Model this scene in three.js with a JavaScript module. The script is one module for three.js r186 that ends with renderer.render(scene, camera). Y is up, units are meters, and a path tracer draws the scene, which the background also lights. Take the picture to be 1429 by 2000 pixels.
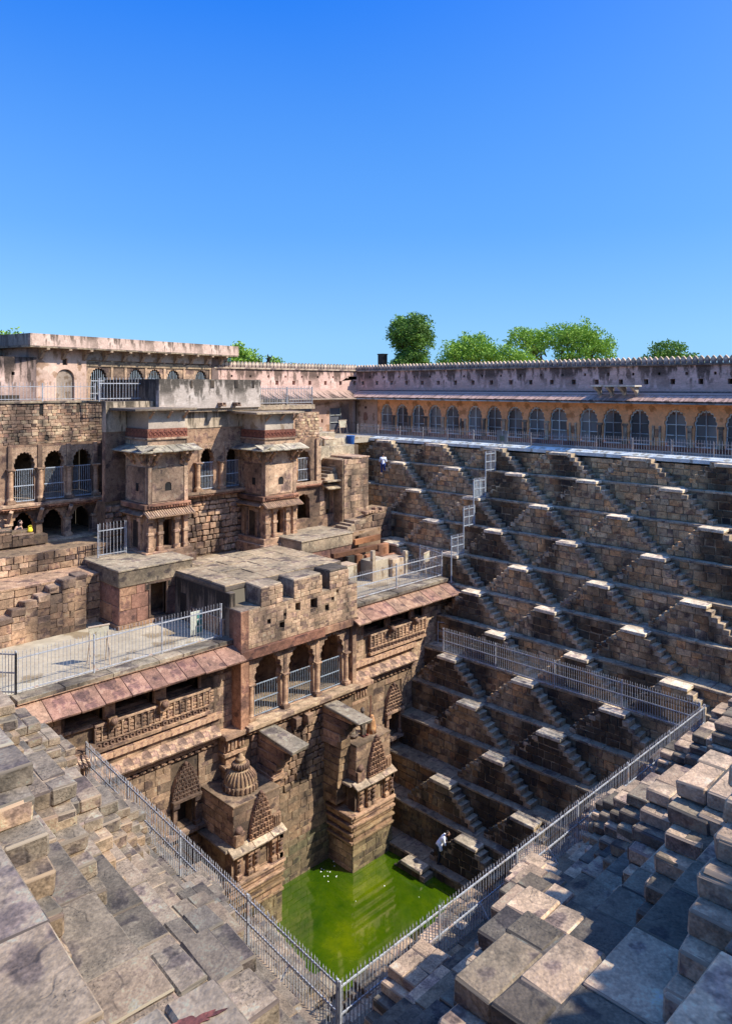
import * as THREE from 'three';
import { mergeGeometries } from 'three/addons/utils/BufferGeometryUtils.js';
import { MarchingCubes } from 'three/addons/objects/MarchingCubes.js';

// ---------------------------------------------------------------- camera, sky, sun, exposure
// World: x = a (runs along the palace wall, away to the right), -z = b (runs along the stepped wall, away to the left), y = 0 at the gallery walk.
const scene = new THREE.Scene();
const EYE = 3.94;
const camera = new THREE.PerspectiveCamera(68.28, 1429 / 2000, 0.1, 3000);
camera.position.set(0, EYE, 0);
camera.lookAt(10, EYE, -10);
camera.setViewOffset(1429, 2000, 0, 245, 1429, 2000);
camera.updateProjectionMatrix();
scene.add(camera);

const renderer = new THREE.WebGLRenderer({ antialias: true });
renderer.setSize(731, 1024);
renderer.toneMapping = THREE.LinearToneMapping;
renderer.toneMappingExposure = 1.3;
renderer.shadowMap.enabled = true;

const SUN = new THREE.Vector3(1, 1.8, 1.55).normalize();
{ // clear sky: deepest blue square to the sun, paler towards the horizon, the sun and the point opposite the sun
  const W = 512, H = 256, d = new Float32Array(W * H * 4), v = new THREE.Vector3();
  const hor = [0.27, 0.53, 0.8], low = [0.15, 0.41, 0.81], zen = [0.014, 0.165, 0.72];
  for (let j = 0; j < H; j++) for (let i = 0; i < W; i++) {
    const th = ((i + 0.5) / W - 0.5) * Math.PI * 2, ph = ((j + 0.5) / H - 0.5) * Math.PI;
    v.set(Math.cos(ph) * Math.cos(th), Math.sin(ph), Math.cos(ph) * Math.sin(th));
    const e = Math.max(0, v.y), k = (j * W + i) * 4, cs = v.dot(SUN), g = Math.max(0, cs);
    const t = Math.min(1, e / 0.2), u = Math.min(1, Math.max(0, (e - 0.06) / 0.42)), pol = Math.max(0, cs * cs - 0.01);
    const glow = 0.3 * Math.pow(g, 6) + 1.2 * Math.pow(g, 60);
    for (let c = 0; c < 3; c++) {
      let s = hor[c] * (1 - t) + low[c] * t; s = s * (1 - u) + zen[c] * u;
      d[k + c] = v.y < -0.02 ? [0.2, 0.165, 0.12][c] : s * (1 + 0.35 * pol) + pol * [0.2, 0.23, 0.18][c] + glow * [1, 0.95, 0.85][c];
    }
    d[k + 3] = 1;
  }
  const t = new THREE.DataTexture(d, W, H, THREE.RGBAFormat, THREE.FloatType);
  t.mapping = THREE.EquirectangularReflectionMapping; t.magFilter = t.minFilter = THREE.LinearFilter; t.needsUpdate = true;
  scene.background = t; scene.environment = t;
}
const sun = new THREE.DirectionalLight(new THREE.Color(1, 0.95, 0.87), 5);
sun.position.copy(SUN).multiplyScalar(120).add(new THREE.Vector3(22, -8, -22)); sun.target.position.set(22, -8, -22);
sun.castShadow = true; sun.shadow.mapSize.set(4096, 4096);
Object.assign(sun.shadow.camera, { left: -50, right: 50, top: 50, bottom: -50, near: 1, far: 260 });
scene.add(sun, sun.target);

// ---------------------------------------------------------------- random numbers, noise, textures
let seed = 7;
const rnd = () => { seed = (seed + 0x6D2B79F5) | 0; let t = Math.imul(seed ^ (seed >>> 15), 1 | seed); t = (t + Math.imul(t ^ (t >>> 7), 61 | t)) ^ t; return ((t ^ (t >>> 14)) >>> 0) / 4294967296; };
const rr = (a, b) => a + (b - a) * rnd();
const pick = (l) => l[Math.floor(rnd() * l.length)];
const LAT = new Float32Array(65536); for (let i = 0; i < 65536; i++) LAT[i] = rnd();
const sm = (t) => t * t * (3 - 2 * t), clamp = (x, a = 0, b = 1) => Math.min(b, Math.max(a, x)), mix = (a, b, t) => a + (b - a) * t, step = (a, b, x) => sm(clamp((x - a) / (b - a)));
function vn(x, y, p, s = 0) { // value noise, period p
  const xi = Math.floor(x), yi = Math.floor(y), fx = sm(x - xi), fy = sm(y - yi);
  const h = (i, j) => LAT[((((i % p) + p) % p) * 157 + (((j % p) + p) % p) * 311 + s * 977) & 65535];
  return mix(mix(h(xi, yi), h(xi + 1, yi), fx), mix(h(xi, yi + 1), h(xi + 1, yi + 1), fx), fy);
}
const fbm = (u, v, f, o, s = 0) => { let a = 0, w = 0.5, n = 0; for (let i = 0; i < o; i++) { a += w * vn(u * f, v * f, f, s + i); n += w; f *= 2; w *= 0.55; } return a / n; };
const n2 = (x, y, s = 0) => 0.6 * vn(x, y, 4096, s) + 0.4 * vn(x * 2.3, y * 2.3, 4096, s + 3);
function tex(n, f, color = true, m = n) {
  const d = new Uint8Array(n * m * 4);
  for (let j = 0; j < m; j++) for (let i = 0; i < n; i++) {
    const c = f(i / n, j / m), k = (j * n + i) * 4;
    for (let q = 0; q < 3; q++) d[k + q] = 255 * clamp(c[q] ?? c[0]);
    d[k + 3] = 255;
  }
  const t = new THREE.DataTexture(d, n, m); t.wrapS = t.wrapT = THREE.RepeatWrapping; t.magFilter = THREE.LinearFilter; t.minFilter = THREE.LinearMipmapLinearFilter; t.generateMipmaps = true;
  if (color) t.colorSpace = THREE.SRGBColorSpace; t.needsUpdate = true; return t;
}
const T = {};
{
  const pits = (u, v) => step(0.72, 0.86, vn(u * 150, v * 150, 150, 21)) * step(0.5, 0.72, fbm(u, v, 6, 2, 31)) + 0.8 * step(0.018, 0.0, Math.abs(fbm(u, v, 5, 3, 35) - 0.5) - 0.004) * step(0.5, 0.62, fbm(u, v, 4, 2, 38));
  const N = 1024;
  T.stone = tex(N, (u, v) => {
    const big = fbm(u, v, 3, 4, 1), mid = fbm(u, v, 14, 4, 5), fine = fbm(u, v, 90, 3, 9), lich = step(0.54, 0.64, fbm(u, v, 5, 5, 12)), pale = step(0.60, 0.68, fbm(u, v, 9, 5, 16));
    const b = 0.87 + 0.34 * (big - 0.5) + 0.34 * (mid - 0.5) + 0.36 * (fine - 0.5) - 0.26 * lich + 0.12 * pale - 0.16 * pits(u, v);
    return [b * (1.03 + 0.06 * (big - 0.5)), b * (0.95 - 0.01 * lich), b * (0.83 + 0.05 * lich)];
  });
  T.stoneB = tex(N, (u, v) => [0.5 + 0.5 * (fbm(u, v, 6, 4, 1) - 0.5) + 0.5 * (fbm(u, v, 24, 4, 5) - 0.5) + 0.3 * (fbm(u, v, 100, 2, 9) - 0.5) - 0.16 * pits(u, v)], false);
  T.plaster = tex(N, (u, v) => { // lime plaster with grey-black rain streaks hanging from the top (v = 1)
    const st = fbm(u, v * 0.14, 26, 4, 41), st2 = fbm(u, v * 0.2, 7, 3, 44), cl = fbm(u, v, 5, 5, 47), g = fbm(u, v, 60, 3, 50);
    const dark = clamp(step(0.44, 0.62, st * 0.62 + st2 * 0.38) * step(0.05, 0.85, v + 0.6 * (cl - 0.4)) + 0.9 * step(0.74, 0.98, v + 0.4 * (cl - 0.5)));
    const white = step(0.56, 0.66, cl) * 0.5, b = 0.86 + 0.16 * (cl - 0.5) + 0.2 * (g - 0.5);
    return [mix(mix(b, 0.98, white), 0.31 + 0.2 * (g - 0.5), dark * 0.86), mix(mix(b * 0.99, 0.99, white), 0.3 + 0.2 * (g - 0.5), dark * 0.86), mix(mix(b * 0.98, 1, white) * 0.95, 0.26 + 0.2 * (g - 0.5), dark * 0.86)];
  });
  T.wash = tex(512, (u, v) => { // limewash, gently blotched
    const cl = fbm(u, v, 4, 5, 61), g = fbm(u, v, 50, 3, 64), d = step(0.58, 0.7, fbm(u, v, 7, 5, 66)), p = step(0.55, 0.68, fbm(u, v, 3, 5, 69));
    const b = 0.84 + 0.22 * (cl - 0.5) + 0.14 * (g - 0.5); return [b * (1 - 0.2 * d) + 0.08 * p, b * (1 - 0.24 * d) + 0.1 * p, b * (0.93 - 0.28 * d) + 0.1 * p];
  });
  T.carve = tex(512, (u, v) => { // shallow chiselled relief, used as bump only
    const a = Math.sin(u * 6.283 * 8) * Math.sin(v * 6.283 * 8), r = Math.sin(Math.hypot((u * 8) % 1 - 0.5, (v * 8) % 1 - 0.5) * 22);
    return [0.5 + 0.25 * Math.sign(a) * Math.abs(r) + 0.4 * (fbm(u, v, 24, 3, 71) - 0.5)];
  }, false);
  T.algae = tex(N, (u, v) => {
    const a = fbm(u, v, 4, 6, 81), b = fbm(u, v, 40, 4, 84), c = fbm(u, v, 160, 2, 88), y = step(0.5, 0.66, a);
    return [0.56 + 0.06 * y + 0.5 * (a - 0.5) + 0.14 * (b - 0.5) + 0.1 * (c - 0.5), 0.75 + 0.03 * y + 0.4 * (a - 0.5) + 0.1 * (b - 0.5) + 0.08 * (c - 0.5), 0.22 + 0.02 * y];
  });
  T.algaeB = tex(512, (u, v) => [fbm(u, v, 30, 4, 91)], false);
  T.metal = tex(256, (u, v) => { const r = step(0.6, 0.75, fbm(u, v, 8, 5, 95)), b = 0.8 + 0.3 * (fbm(u, v, 30, 3, 98) - 0.5); return [b, b * (1 - 0.16 * r), b * (1 - 0.26 * r)]; });
}
const mat = (o) => new THREE.MeshStandardMaterial({ roughness: 0.92, vertexColors: true, ...o });
const M = {
  stone: mat({ map: T.stone, bumpMap: T.stoneB, bumpScale: 0.02 }),
  rough: mat({ map: T.stone, bumpMap: T.stoneB, bumpScale: 0.02, roughness: 0.88 }),
  carved: mat({ map: T.stone, bumpMap: T.carve, bumpScale: 0.03 }),
  plaster: mat({ map: T.plaster, bumpMap: T.stoneB, bumpScale: 0.008 }),
  wash: mat({ map: T.wash, bumpMap: T.stoneB, bumpScale: 0.005 }),
  metal: mat({ map: T.metal, roughness: 0.5, metalness: 0.1 }),
  paint: mat({ map: T.wash, roughness: 0.6 }),
  plain: mat({ roughness: 0.8 }),
  glass: mat({ roughness: 0.5, metalness: 0 }),
};

// ---------------------------------------------------------------- geometry helpers
const V3 = (x, y, z) => new THREE.Vector3(x, y, z);
const finish = (P, N, U, C) => { const g = new THREE.BufferGeometry(); g.setAttribute('position', new THREE.Float32BufferAttribute(P, 3)); g.setAttribute('normal', new THREE.Float32BufferAttribute(N, 3)); g.setAttribute('uv', new THREE.Float32BufferAttribute(U, 2)); g.setAttribute('color', new THREE.Float32BufferAttribute(C, 3)); return g; };
// a chamfered, slightly uneven block; mode 'f' leaves out the back (-z) of a facing stone
function block(x0, x1, y0, y1, z0, z1, o = {}) {
  const lo = [Math.min(x0, x1), Math.min(y0, y1), Math.min(z0, z1)], hi = [Math.max(x0, x1), Math.max(y0, y1), Math.max(z0, z1)];
  const ch = Math.min(o.ch ?? 0.012, (hi[0] - lo[0]) * 0.3, (hi[1] - lo[1]) * 0.3, (hi[2] - lo[2]) * 0.3), j = o.j ?? 0, c = o.c ?? [0.3, 0.3, 0.3], us = o.us ?? 0.4, st = o.st, front = o.m === 'f';
  const ou = o.fix ? 0 : rnd() * 7, ov = o.fix ? 0 : rnd() * 7;
  const K = []; // [corner][axis]
  for (let q = 0; q < 8; q++) {
    const s = [q & 1, (q >> 1) & 1, (q >> 2) & 1], p = s.map((b, i) => (b ? hi[i] : lo[i]));
    if (j) for (let i = 0; i < 3; i++) if (!(front && i === 2 && !s[2])) p[i] += (rnd() - 0.5) * 2 * j;
    K.push([0, 1, 2].map((ax) => p.map((x, i) => (i === ax ? x : x + (s[i] ? -ch : ch)))));
  }
  const P = [], N = [], U = [], C = [], cx = [0, 1, 2].map((i) => (lo[i] + hi[i]) / 2), e1 = V3(), e2 = V3(), nn = V3();
  const tri = (a, b, d) => {
    e1.set(b[0] - a[0], b[1] - a[1], b[2] - a[2]); e2.set(d[0] - a[0], d[1] - a[1], d[2] - a[2]); nn.crossVectors(e1, e2).normalize();
    const m = [0, 1, 2].map((i) => (a[i] + b[i] + d[i]) / 3 - cx[i]);
    let L = [a, b, d]; if (nn.x * m[0] + nn.y * m[1] + nn.z * m[2] < 0) { L = [a, d, b]; nn.negate(); }
    const ax = Math.abs(nn.x) > 0.75 ? 0 : Math.abs(nn.y) > 0.75 ? 1 : 2;
    for (const p of L) {
      P.push(...p); N.push(nn.x, nn.y, nn.z);
      U.push((ax === 0 ? p[2] : p[0]) * us + ou, (ax === 1 ? p[2] : p[1]) * us + ov);
      const k = st ? st(p[0], p[1], p[2]) : 1; if (typeof k === 'number') C.push(c[0] * k, c[1] * k, c[2] * k); else C.push(c[0] * k[0], c[1] * k[1], c[2] * k[2]);
    }
  };
  const quad = (a, b, d, e) => { tri(a, b, d); tri(a, d, e); };
  const id = (s) => s[0] + 2 * s[1] + 4 * s[2];
  for (let ax = 0; ax < 3; ax++) for (let s = 0; s < 2; s++) {
    if (front && ax === 2 && !s) continue;
    const f = [[0, 0], [1, 0], [1, 1], [0, 1]].map(([a, b]) => { const q = []; q[ax] = s; q[(ax + 1) % 3] = a; q[(ax + 2) % 3] = b; return K[id(q)][ax]; });
    quad(...f);
  }
  for (let ax = 0; ax < 3; ax++) for (let a = 0; a < 2; a++) for (let b = 0; b < 2; b++) { // edges that run along ax
    const i = (ax + 1) % 3, l = (ax + 2) % 3, q0 = [], q1 = []; q0[ax] = 0; q1[ax] = 1; q0[i] = q1[i] = a; q0[l] = q1[l] = b;
    if (front && ((i === 2 && !a) || (l === 2 && !b) || ax === 2)) continue;
    quad(K[id(q0)][i], K[id(q1)][i], K[id(q1)][l], K[id(q0)][l]);
  }
  if (!front) for (let q = 0; q < 8; q++) tri(...K[q]);
  return finish(P, N, U, C);
}
// gives any geometry the attributes that the materials need: metre uv by dominant axis, one colour
function dress(g, c = [0.3, 0.3, 0.3], us = 0.4, st, keepUv) {
  if (g.index) g = g.toNonIndexed();
  if (!g.attributes.normal) g.computeVertexNormals();
  const p = g.attributes.position, n = g.attributes.normal, U = new Float32Array(p.count * 2), C = new Float32Array(p.count * 3);
  for (let i = 0; i < p.count; i++) {
    const x = p.getX(i), y = p.getY(i), z = p.getZ(i), ax = Math.abs(n.getX(i)) > 0.75 ? 0 : Math.abs(n.getY(i)) > 0.75 ? 1 : 2;
    U[i * 2] = (ax === 0 ? z : x) * us; U[i * 2 + 1] = (ax === 1 ? z : y) * us;
    let k = st ? st(x, y, z) : 1; if (typeof k === 'number') k = [k, k, k];
    C[i * 3] = c[0] * k[0]; C[i * 3 + 1] = c[1] * k[1]; C[i * 3 + 2] = c[2] * k[2];
  }
  if (!keepUv || !g.attributes.uv) g.setAttribute('uv', new THREE.BufferAttribute(U, 2));
  g.setAttribute('color', new THREE.BufferAttribute(C, 3));
  for (const k of Object.keys(g.attributes)) if (!['position', 'normal', 'uv', 'color'].includes(k)) g.deleteAttribute(k);
  return g;
}
const merge = (l) => (l.length === 1 ? l[0] : mergeGeometries(l));
const moved = (g, x, y, z, ry = 0, rx = 0, rz = 0) => { if (rx) g.rotateX(rx); if (rz) g.rotateZ(rz); if (ry) g.rotateY(ry); return g.translate(x, y, z); };
const lathe = (pts, c, n = 12, st) => dress(new THREE.LatheGeometry(pts.map(([r, y]) => new THREE.Vector2(r, y)), n), c, 0.4, st);
function bar(p, q, r, c, n = 5, r2 = r) {
  const a = V3(...p), b = V3(...q), d = b.clone().sub(a), g = new THREE.CylinderGeometry(r2, r, d.length(), n, 1);
  g.applyQuaternion(new THREE.Quaternion().setFromUnitVectors(V3(0, 1, 0), d.clone().normalize())); const m = a.add(b).multiplyScalar(0.5); g.translate(m.x, m.y, m.z);
  return dress(g, c, 1);
}
function beam(p, q, w, h, c, o = {}) { // rectangular bar from p to q, w wide, h high
  const a = V3(...p), b = V3(...q), d = b.clone().sub(a), L = d.length(), g = block(-L / 2, L / 2, -h / 2, h / 2, -w / 2, w / 2, { ch: Math.min(w, h) * 0.12, c, ...o });
  g.applyQuaternion(new THREE.Quaternion().setFromUnitVectors(V3(1, 0, 0), d.normalize())); const m = a.add(b).multiplyScalar(0.5); return g.translate(m.x, m.y, m.z);
}
const extrude = (shape, depth, c, o = {}) => dress(new THREE.ExtrudeGeometry(shape, { depth, bevelEnabled: !!o.bevel, bevelSize: o.bevel, bevelThickness: o.bevel, bevelSegments: 1, curveSegments: o.seg ?? 6 }), c, o.us ?? 0.4, o.st);
// ---------------------------------------------------------------- objects
const used = {};
const numbered = (n) => { const k = used[n] = (used[n] ?? -1) + 1; return k ? n + '_' + String(k).padStart(3, '0') : n; };
const frame = (x, y, z, th = 0) => ({ x, y, z, th, at(X, Y, Z) { const c = Math.cos(th), s = Math.sin(th); return V3(x + c * X + s * Z, y + Y, z - s * X + c * Z); } });
const WORLD = frame(0, 0, 0, 0);
function tag(o, label, category, group, kind) { if (label) o.userData.label = label; if (category) o.userData.category = category; if (group) o.userData.group = group; if (kind) o.userData.kind = kind; return o; }
function thing(name, label, category, fr = WORLD, X = 0, Y = 0, Z = 0, group) {
  const o = new THREE.Group(); o.name = numbered(name); o.position.copy(fr.at(X, Y, Z)); o.rotation.y = fr.th; scene.add(o); return tag(o, label, category, group);
}
// things given in world coordinates (a, y, b): their pieces are written in world coordinates too and moved to the thing's base here
function W(name, label, category, a, y, b, group) { const o = thing(name, label, category, WORLD, a, y, -b, group); o.abs = o.position; return o; }
const rootAbs = (p) => { while (p && !p.abs) p = p.parent; return p?.abs; };
function part(name, geo, m, parent, label) {
  let g = Array.isArray(geo) ? merge(geo) : geo; const A = rootAbs(parent); if (A) g.translate(-A.x, -A.y, -A.z);
  const o = new THREE.Mesh(g, m); o.name = numbered(name); o.castShadow = o.receiveShadow = true; parent.add(o); if (label) o.userData.label = label; return o;
}
const single = (name, geo, m, label, category, group) => tag(part(name, geo, m, scene), label, category, group);
const struct = (name, geo, m, label) => { const o = part(name, geo, m, scene, label); o.userData.kind = 'structure'; return o; };
// many alike pieces: the 300 largest as parts, the rest as one
function pieces(name, list, m, parent, most = 300) {
  if (list.length <= most) { list.forEach((g) => part(name, g, m, parent)); return; }
  list.slice(0, most).forEach((g) => part(name, g, m, parent));
  tag(part(name, merge(list.slice(most)), m, parent), null, null, null, 'stuff');
}
const ORD = ['first', 'second', 'third', 'fourth', 'fifth', 'sixth', 'seventh', 'eighth', 'ninth', 'tenth', 'eleventh', 'twelfth', 'thirteenth', 'fourteenth', 'fifteenth', 'sixteenth', 'seventeenth', 'eighteenth', 'nineteenth', 'twentieth'];
// ---------------------------------------------------------------- the stepped sides of the well
const RISE = 1.69, LEVELS = 13, PITCH = 5.1, LAND = 1.24, TREAD = 0.27, NS = 7;
const FAR = frame(43, 0, 0, -Math.PI / 2), LEFT = frame(1.86, 0, 0, Math.PI / 2 - 0.07), RIGHT = frame(0, 0, -1.95, Math.PI);
const tint = (c, v) => { const k = 1 + (rnd() - 0.5) * 2 * v, w = (rnd() - 0.5) * v * 0.35; return [c[0] * k * (1 + w), c[1] * k, c[2] * k * (1 - w)]; };
// courses of facing stones in the plane z, from y0 to y1; limits(y0, y1) gives the stretches [x0, x1] of a course
function courses(y0, y1, n, limits, o) {
  const out = [], hs = Array.from({ length: n }, () => rr(0.76, 1.24)), hk = (y1 - y0) / hs.reduce((p, q) => p + q); let yy = y0;
  for (let i = 0; i < n; i++) {
    const ya = yy, yb = (yy += hs[i] * hk);
    for (const [xa, xb] of limits(ya, yb)) {
      let x = xa;
      while (x < xb - 0.02) {
        let l = o.len * rr(0.55, 1.5); if (xb - (x + l) < o.len * 0.45) l = xb - x;
        const g = o.gap ?? 0.012, dep = rr(o.d0 ?? 0.0, o.d1 ?? 0.035);
        out.push(block(x + g, x + l - g, ya + g * rr(0.6, 1.5), yb - g * rr(0.6, 1.5), o.z - 0.06, o.z + dep, { m: 'f', ch: o.ch ?? 0.02, j: o.j ?? 0.012, c: o.color(x + l / 2, (ya + yb) / 2), st: o.st, us: o.us }));
        x += l;
      }
    }
  }
  return out;
}
function stepped(S) {
  const { fr, t, w } = S, stairAt = (k) => S.stairs(k);
  for (let k = 0; k < LEVELS; k++) {
    const [x0, x1] = S.range(k), yT = -RISE * k, yB = yT - RISE, Z = t * k, st = stairAt(k), xm = (x0 + x1) / 2;
    const half = LAND / 2 + TREAD * (NS - 1);
    const stainShade = S.stainShade(k), top = S.topStainShade ? S.topStainShade(k) : stainShade;
    const wl = thing('terrace_wall', S.wallLabel(k), 'wall', fr, xm, yB, Z);
    const loc = (x) => x - xm;
    part('mortar_bed', block(loc(x0), loc(x1), -0.6, RISE - (S.near ? 0.03 : k ? 0.1 : 0.5), -t - 0.35, S.faced ? -0.012 : -0.035, { c: S.mortar, ch: 0.01, st: stainShade }), M.rough, wl);
    // paving slabs of the ledge
    const zs = S.rows === 2 ? [[-t - 0.02, -t * 0.52], [-t * 0.52, 0.035]] : [[-t - 0.02, 0.045]], slabs = [];
    if (k || S.top) for (const [za, zb] of (k === 0 ? S.top : zs)) {
      let x = x0; while (x < x1 - 0.05) { let l = rr(...S.slab); if (x1 - x - l < 0.3) l = x1 - x; const dz = rr(-0.02, 0.02), dy = rr(-0.018, 0.008) * S.uneven;
        slabs.push(block(loc(x) + 0.006, loc(x + l) - 0.006, RISE - 0.13, RISE + dy, za + 0.006, zb - 0.006 + (zb > -0.1 ? dz : 0), { ch: 0.016, j: 0.008 * S.uneven, c: S.slabColor(), st: top })); x += l; }
    }
    pieces('paving_slab', slabs, M.rough, wl);
    if (S.faced) {
      const gaps = (ya, yb) => { let xs = [[x0, x1]]; for (const c of st) { const a = c - half * 0.5, b = c + half * 0.5; xs = xs.flatMap(([p, q]) => (b <= p || a >= q ? [[p, q]] : [[p, Math.max(p, a)], [Math.min(q, b), q]].filter(([m, n]) => n - m > 0.08))); } return xs.map(([p, q]) => [loc(p), loc(q)]); };
      pieces('stone', courses(-0.02, RISE - (k ? 0.13 : 0.46), 4, gaps, { len: 0.56, z: 0, d1: 0.05, color: S.stoneColor, st: stainShade, ch: 0.02, j: 0.022, gap: 0.013 }), M.rough, wl);
    } else part('wall_face', block(loc(x0), loc(x1), 0, RISE - 0.13, -0.05, 0, { c: S.slabColor(), ch: 0.005 }), M.rough, wl);
    st.forEach((cx, i) => {
      const o = thing('double_stairway', S.stairLabel(k, i), 'stairway', fr, cx, yB, Z, S.group), rise = RISE / NS, L = LAND / 2, last = k === LEVELS - 1;
      const stn = (x, y, z) => { const q = stainShade(x + cx - xm, y, z); return q; };
            const drop = S.faced && k === 0 ? rise : 0, tn = (x, y, z) => top(x + cx - xm, y, z);
      if (!S.near) part('landing_slab', block(-L - 0.05, L + 0.05, RISE - 0.16 - drop, RISE + 0.012 - drop, 0.05, w + 0.06, { ch: 0.02, j: 0.014, c: S.capColor(), st: tn }), M.rough, o);
      else { const cut = rr(-0.25, 0.25), cu2 = rr(-0.3, 0.3), cz = w * rr(0.42, 0.6), q = S.capColor ?? S.slabColor; for (const [xa, xb, za, zb] of [[-L - 0.05, cut, 0.05, cz], [cut, L + 0.05, 0.05, cz], [-L - 0.04, cu2, cz, w + 0.06], [cu2, L + 0.04, cz, w + 0.03]]) part('landing_slab', block(xa + 0.008, xb - 0.008, RISE - 0.24, RISE + rr(-0.015, 0.008), za, zb, { ch: 0.025, j: 0.014, c: q(), st: tn }), M.rough, o); }
      const core = [block(-L, L, -0.1, RISE - (S.near ? 0.03 : 0.16) - drop, 0, w - 0.022, { c: S.mortar, ch: 0.005 })];
      for (const s of [-1, 1]) for (let n = 1; n < NS; n++) {
        const xa = L + TREAD * (n - 1), y = RISE - rise * n, wob = rr(-0.02, 0.02) * S.uneven, ww = w + rr(-0.01, 0.035);
        part('step', block(s * (xa - 0.05), s * (xa + TREAD + 0.02 + wob), y - rise - 0.005, y + rr(-0.015, 0.01) * S.uneven, 0.04, ww * (S.near && rnd() < 0.5 ? rr(0.45, 0.75) : 1), { ch: S.near ? 0.034 : 0.016, j: 0.014, c: S.stepColor(), st: tn }), M.rough, o);
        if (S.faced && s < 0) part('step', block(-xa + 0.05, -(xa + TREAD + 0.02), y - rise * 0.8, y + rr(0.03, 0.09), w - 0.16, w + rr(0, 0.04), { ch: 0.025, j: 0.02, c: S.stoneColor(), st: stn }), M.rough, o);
        if (S.near) part('step', block(s * (xa - 0.03), s * (xa + TREAD + rr(-0.02, 0.06)), y - rise - 0.02, y - 0.012 + rr(-0.02, 0.008), ww * 0.4, ww + rr(-0.04, 0.04), { ch: 0.026, j: 0.014, c: S.stepColor(), st: tn }), M.rough, o);
        core.push(block(s * xa, s * (xa + TREAD - 0.01), -0.1, y - rise * 0.5, 0, w - 0.022, { c: S.mortar, ch: 0.005 }));
      }
      part('masonry_core', core, M.rough, o);
      if (S.faced) {
        const lim = (ya, yb) => { const n = Math.max(0, Math.floor((RISE - yb - 0.02) / rise)); const hw = L + TREAD * Math.max(0, n - 0.4) - 0.02; return [[-hw, hw]]; };
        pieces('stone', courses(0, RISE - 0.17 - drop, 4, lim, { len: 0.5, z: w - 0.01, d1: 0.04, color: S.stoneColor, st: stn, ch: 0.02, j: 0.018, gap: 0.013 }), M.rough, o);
      }
    });
  }
}
function even(k, e, od) { return k % 2 ? od : e; }
// stains that run down the far side: black water streaks, damp, green and painted-in shade towards the pool
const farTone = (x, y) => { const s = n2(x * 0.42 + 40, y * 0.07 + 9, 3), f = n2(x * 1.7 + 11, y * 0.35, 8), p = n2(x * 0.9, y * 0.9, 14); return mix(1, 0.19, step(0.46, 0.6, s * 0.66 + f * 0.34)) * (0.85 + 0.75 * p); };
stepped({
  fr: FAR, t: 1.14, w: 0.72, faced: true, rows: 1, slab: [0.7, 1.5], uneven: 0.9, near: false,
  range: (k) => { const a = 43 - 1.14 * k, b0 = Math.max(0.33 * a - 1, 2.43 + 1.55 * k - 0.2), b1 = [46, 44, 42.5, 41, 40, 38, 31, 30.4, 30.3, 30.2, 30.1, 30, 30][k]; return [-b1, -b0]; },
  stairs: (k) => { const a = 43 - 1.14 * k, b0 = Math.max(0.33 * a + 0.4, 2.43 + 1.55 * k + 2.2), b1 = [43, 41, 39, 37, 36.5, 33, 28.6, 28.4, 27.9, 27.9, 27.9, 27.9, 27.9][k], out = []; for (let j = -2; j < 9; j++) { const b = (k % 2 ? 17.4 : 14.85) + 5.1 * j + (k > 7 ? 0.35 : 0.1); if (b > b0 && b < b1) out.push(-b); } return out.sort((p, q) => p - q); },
  stainShade: (k) => { const Z = -RISE * (k + 1), r = [0, 0]; return (x, y, z) => { const t = farTone(x + k * 0.7, Z + y), d = step(5, 12, k); return [t * (1 - 0.72 * d), t * (1 - 0.68 * d), t * (1 - 0.7 * d)]; }; },  // d darkens the lower tiers: wet stone plus deep-well shade put into the colour
  topStainShade: (k) => (x, y, z) => (0.72 + 0.5 * n2(x * 0.8 + k * 3, z * 0.8, 21)) * (1 - 0.42 * step(4, 12, k)), mortar: [0.36, 0.3, 0.22], capColor: () => tint([0.96, 0.9, 0.8], 0.04), slabColor: () => tint([0.52, 0.46, 0.38], 0.12), stepColor: () => tint([0.54, 0.48, 0.4], 0.18),  // ledges, caps and treads get the same painted shade on lower tiers
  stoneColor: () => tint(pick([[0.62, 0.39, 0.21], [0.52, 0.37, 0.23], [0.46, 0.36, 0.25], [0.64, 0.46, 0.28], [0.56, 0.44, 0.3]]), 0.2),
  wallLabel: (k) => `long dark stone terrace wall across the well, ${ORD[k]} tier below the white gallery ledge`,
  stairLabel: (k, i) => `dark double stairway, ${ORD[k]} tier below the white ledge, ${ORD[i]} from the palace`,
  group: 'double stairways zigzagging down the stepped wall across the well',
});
const nearStain = (s) => (k) => (x, y, z) => 0.72 + 0.62 * n2(x * 0.8 + k * 5.3 + s, z * 0.8 + y * 0.4 + 3, 17);
const greys = () => tint(pick([[0.33, 0.3, 0.27], [0.29, 0.268, 0.245], [0.36, 0.315, 0.275], [0.21, 0.2, 0.19]]), 0.16);
const warm = () => tint(pick([[0.41, 0.33, 0.26], [0.36, 0.3, 0.245], [0.45, 0.36, 0.28]]), 0.16);
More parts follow.
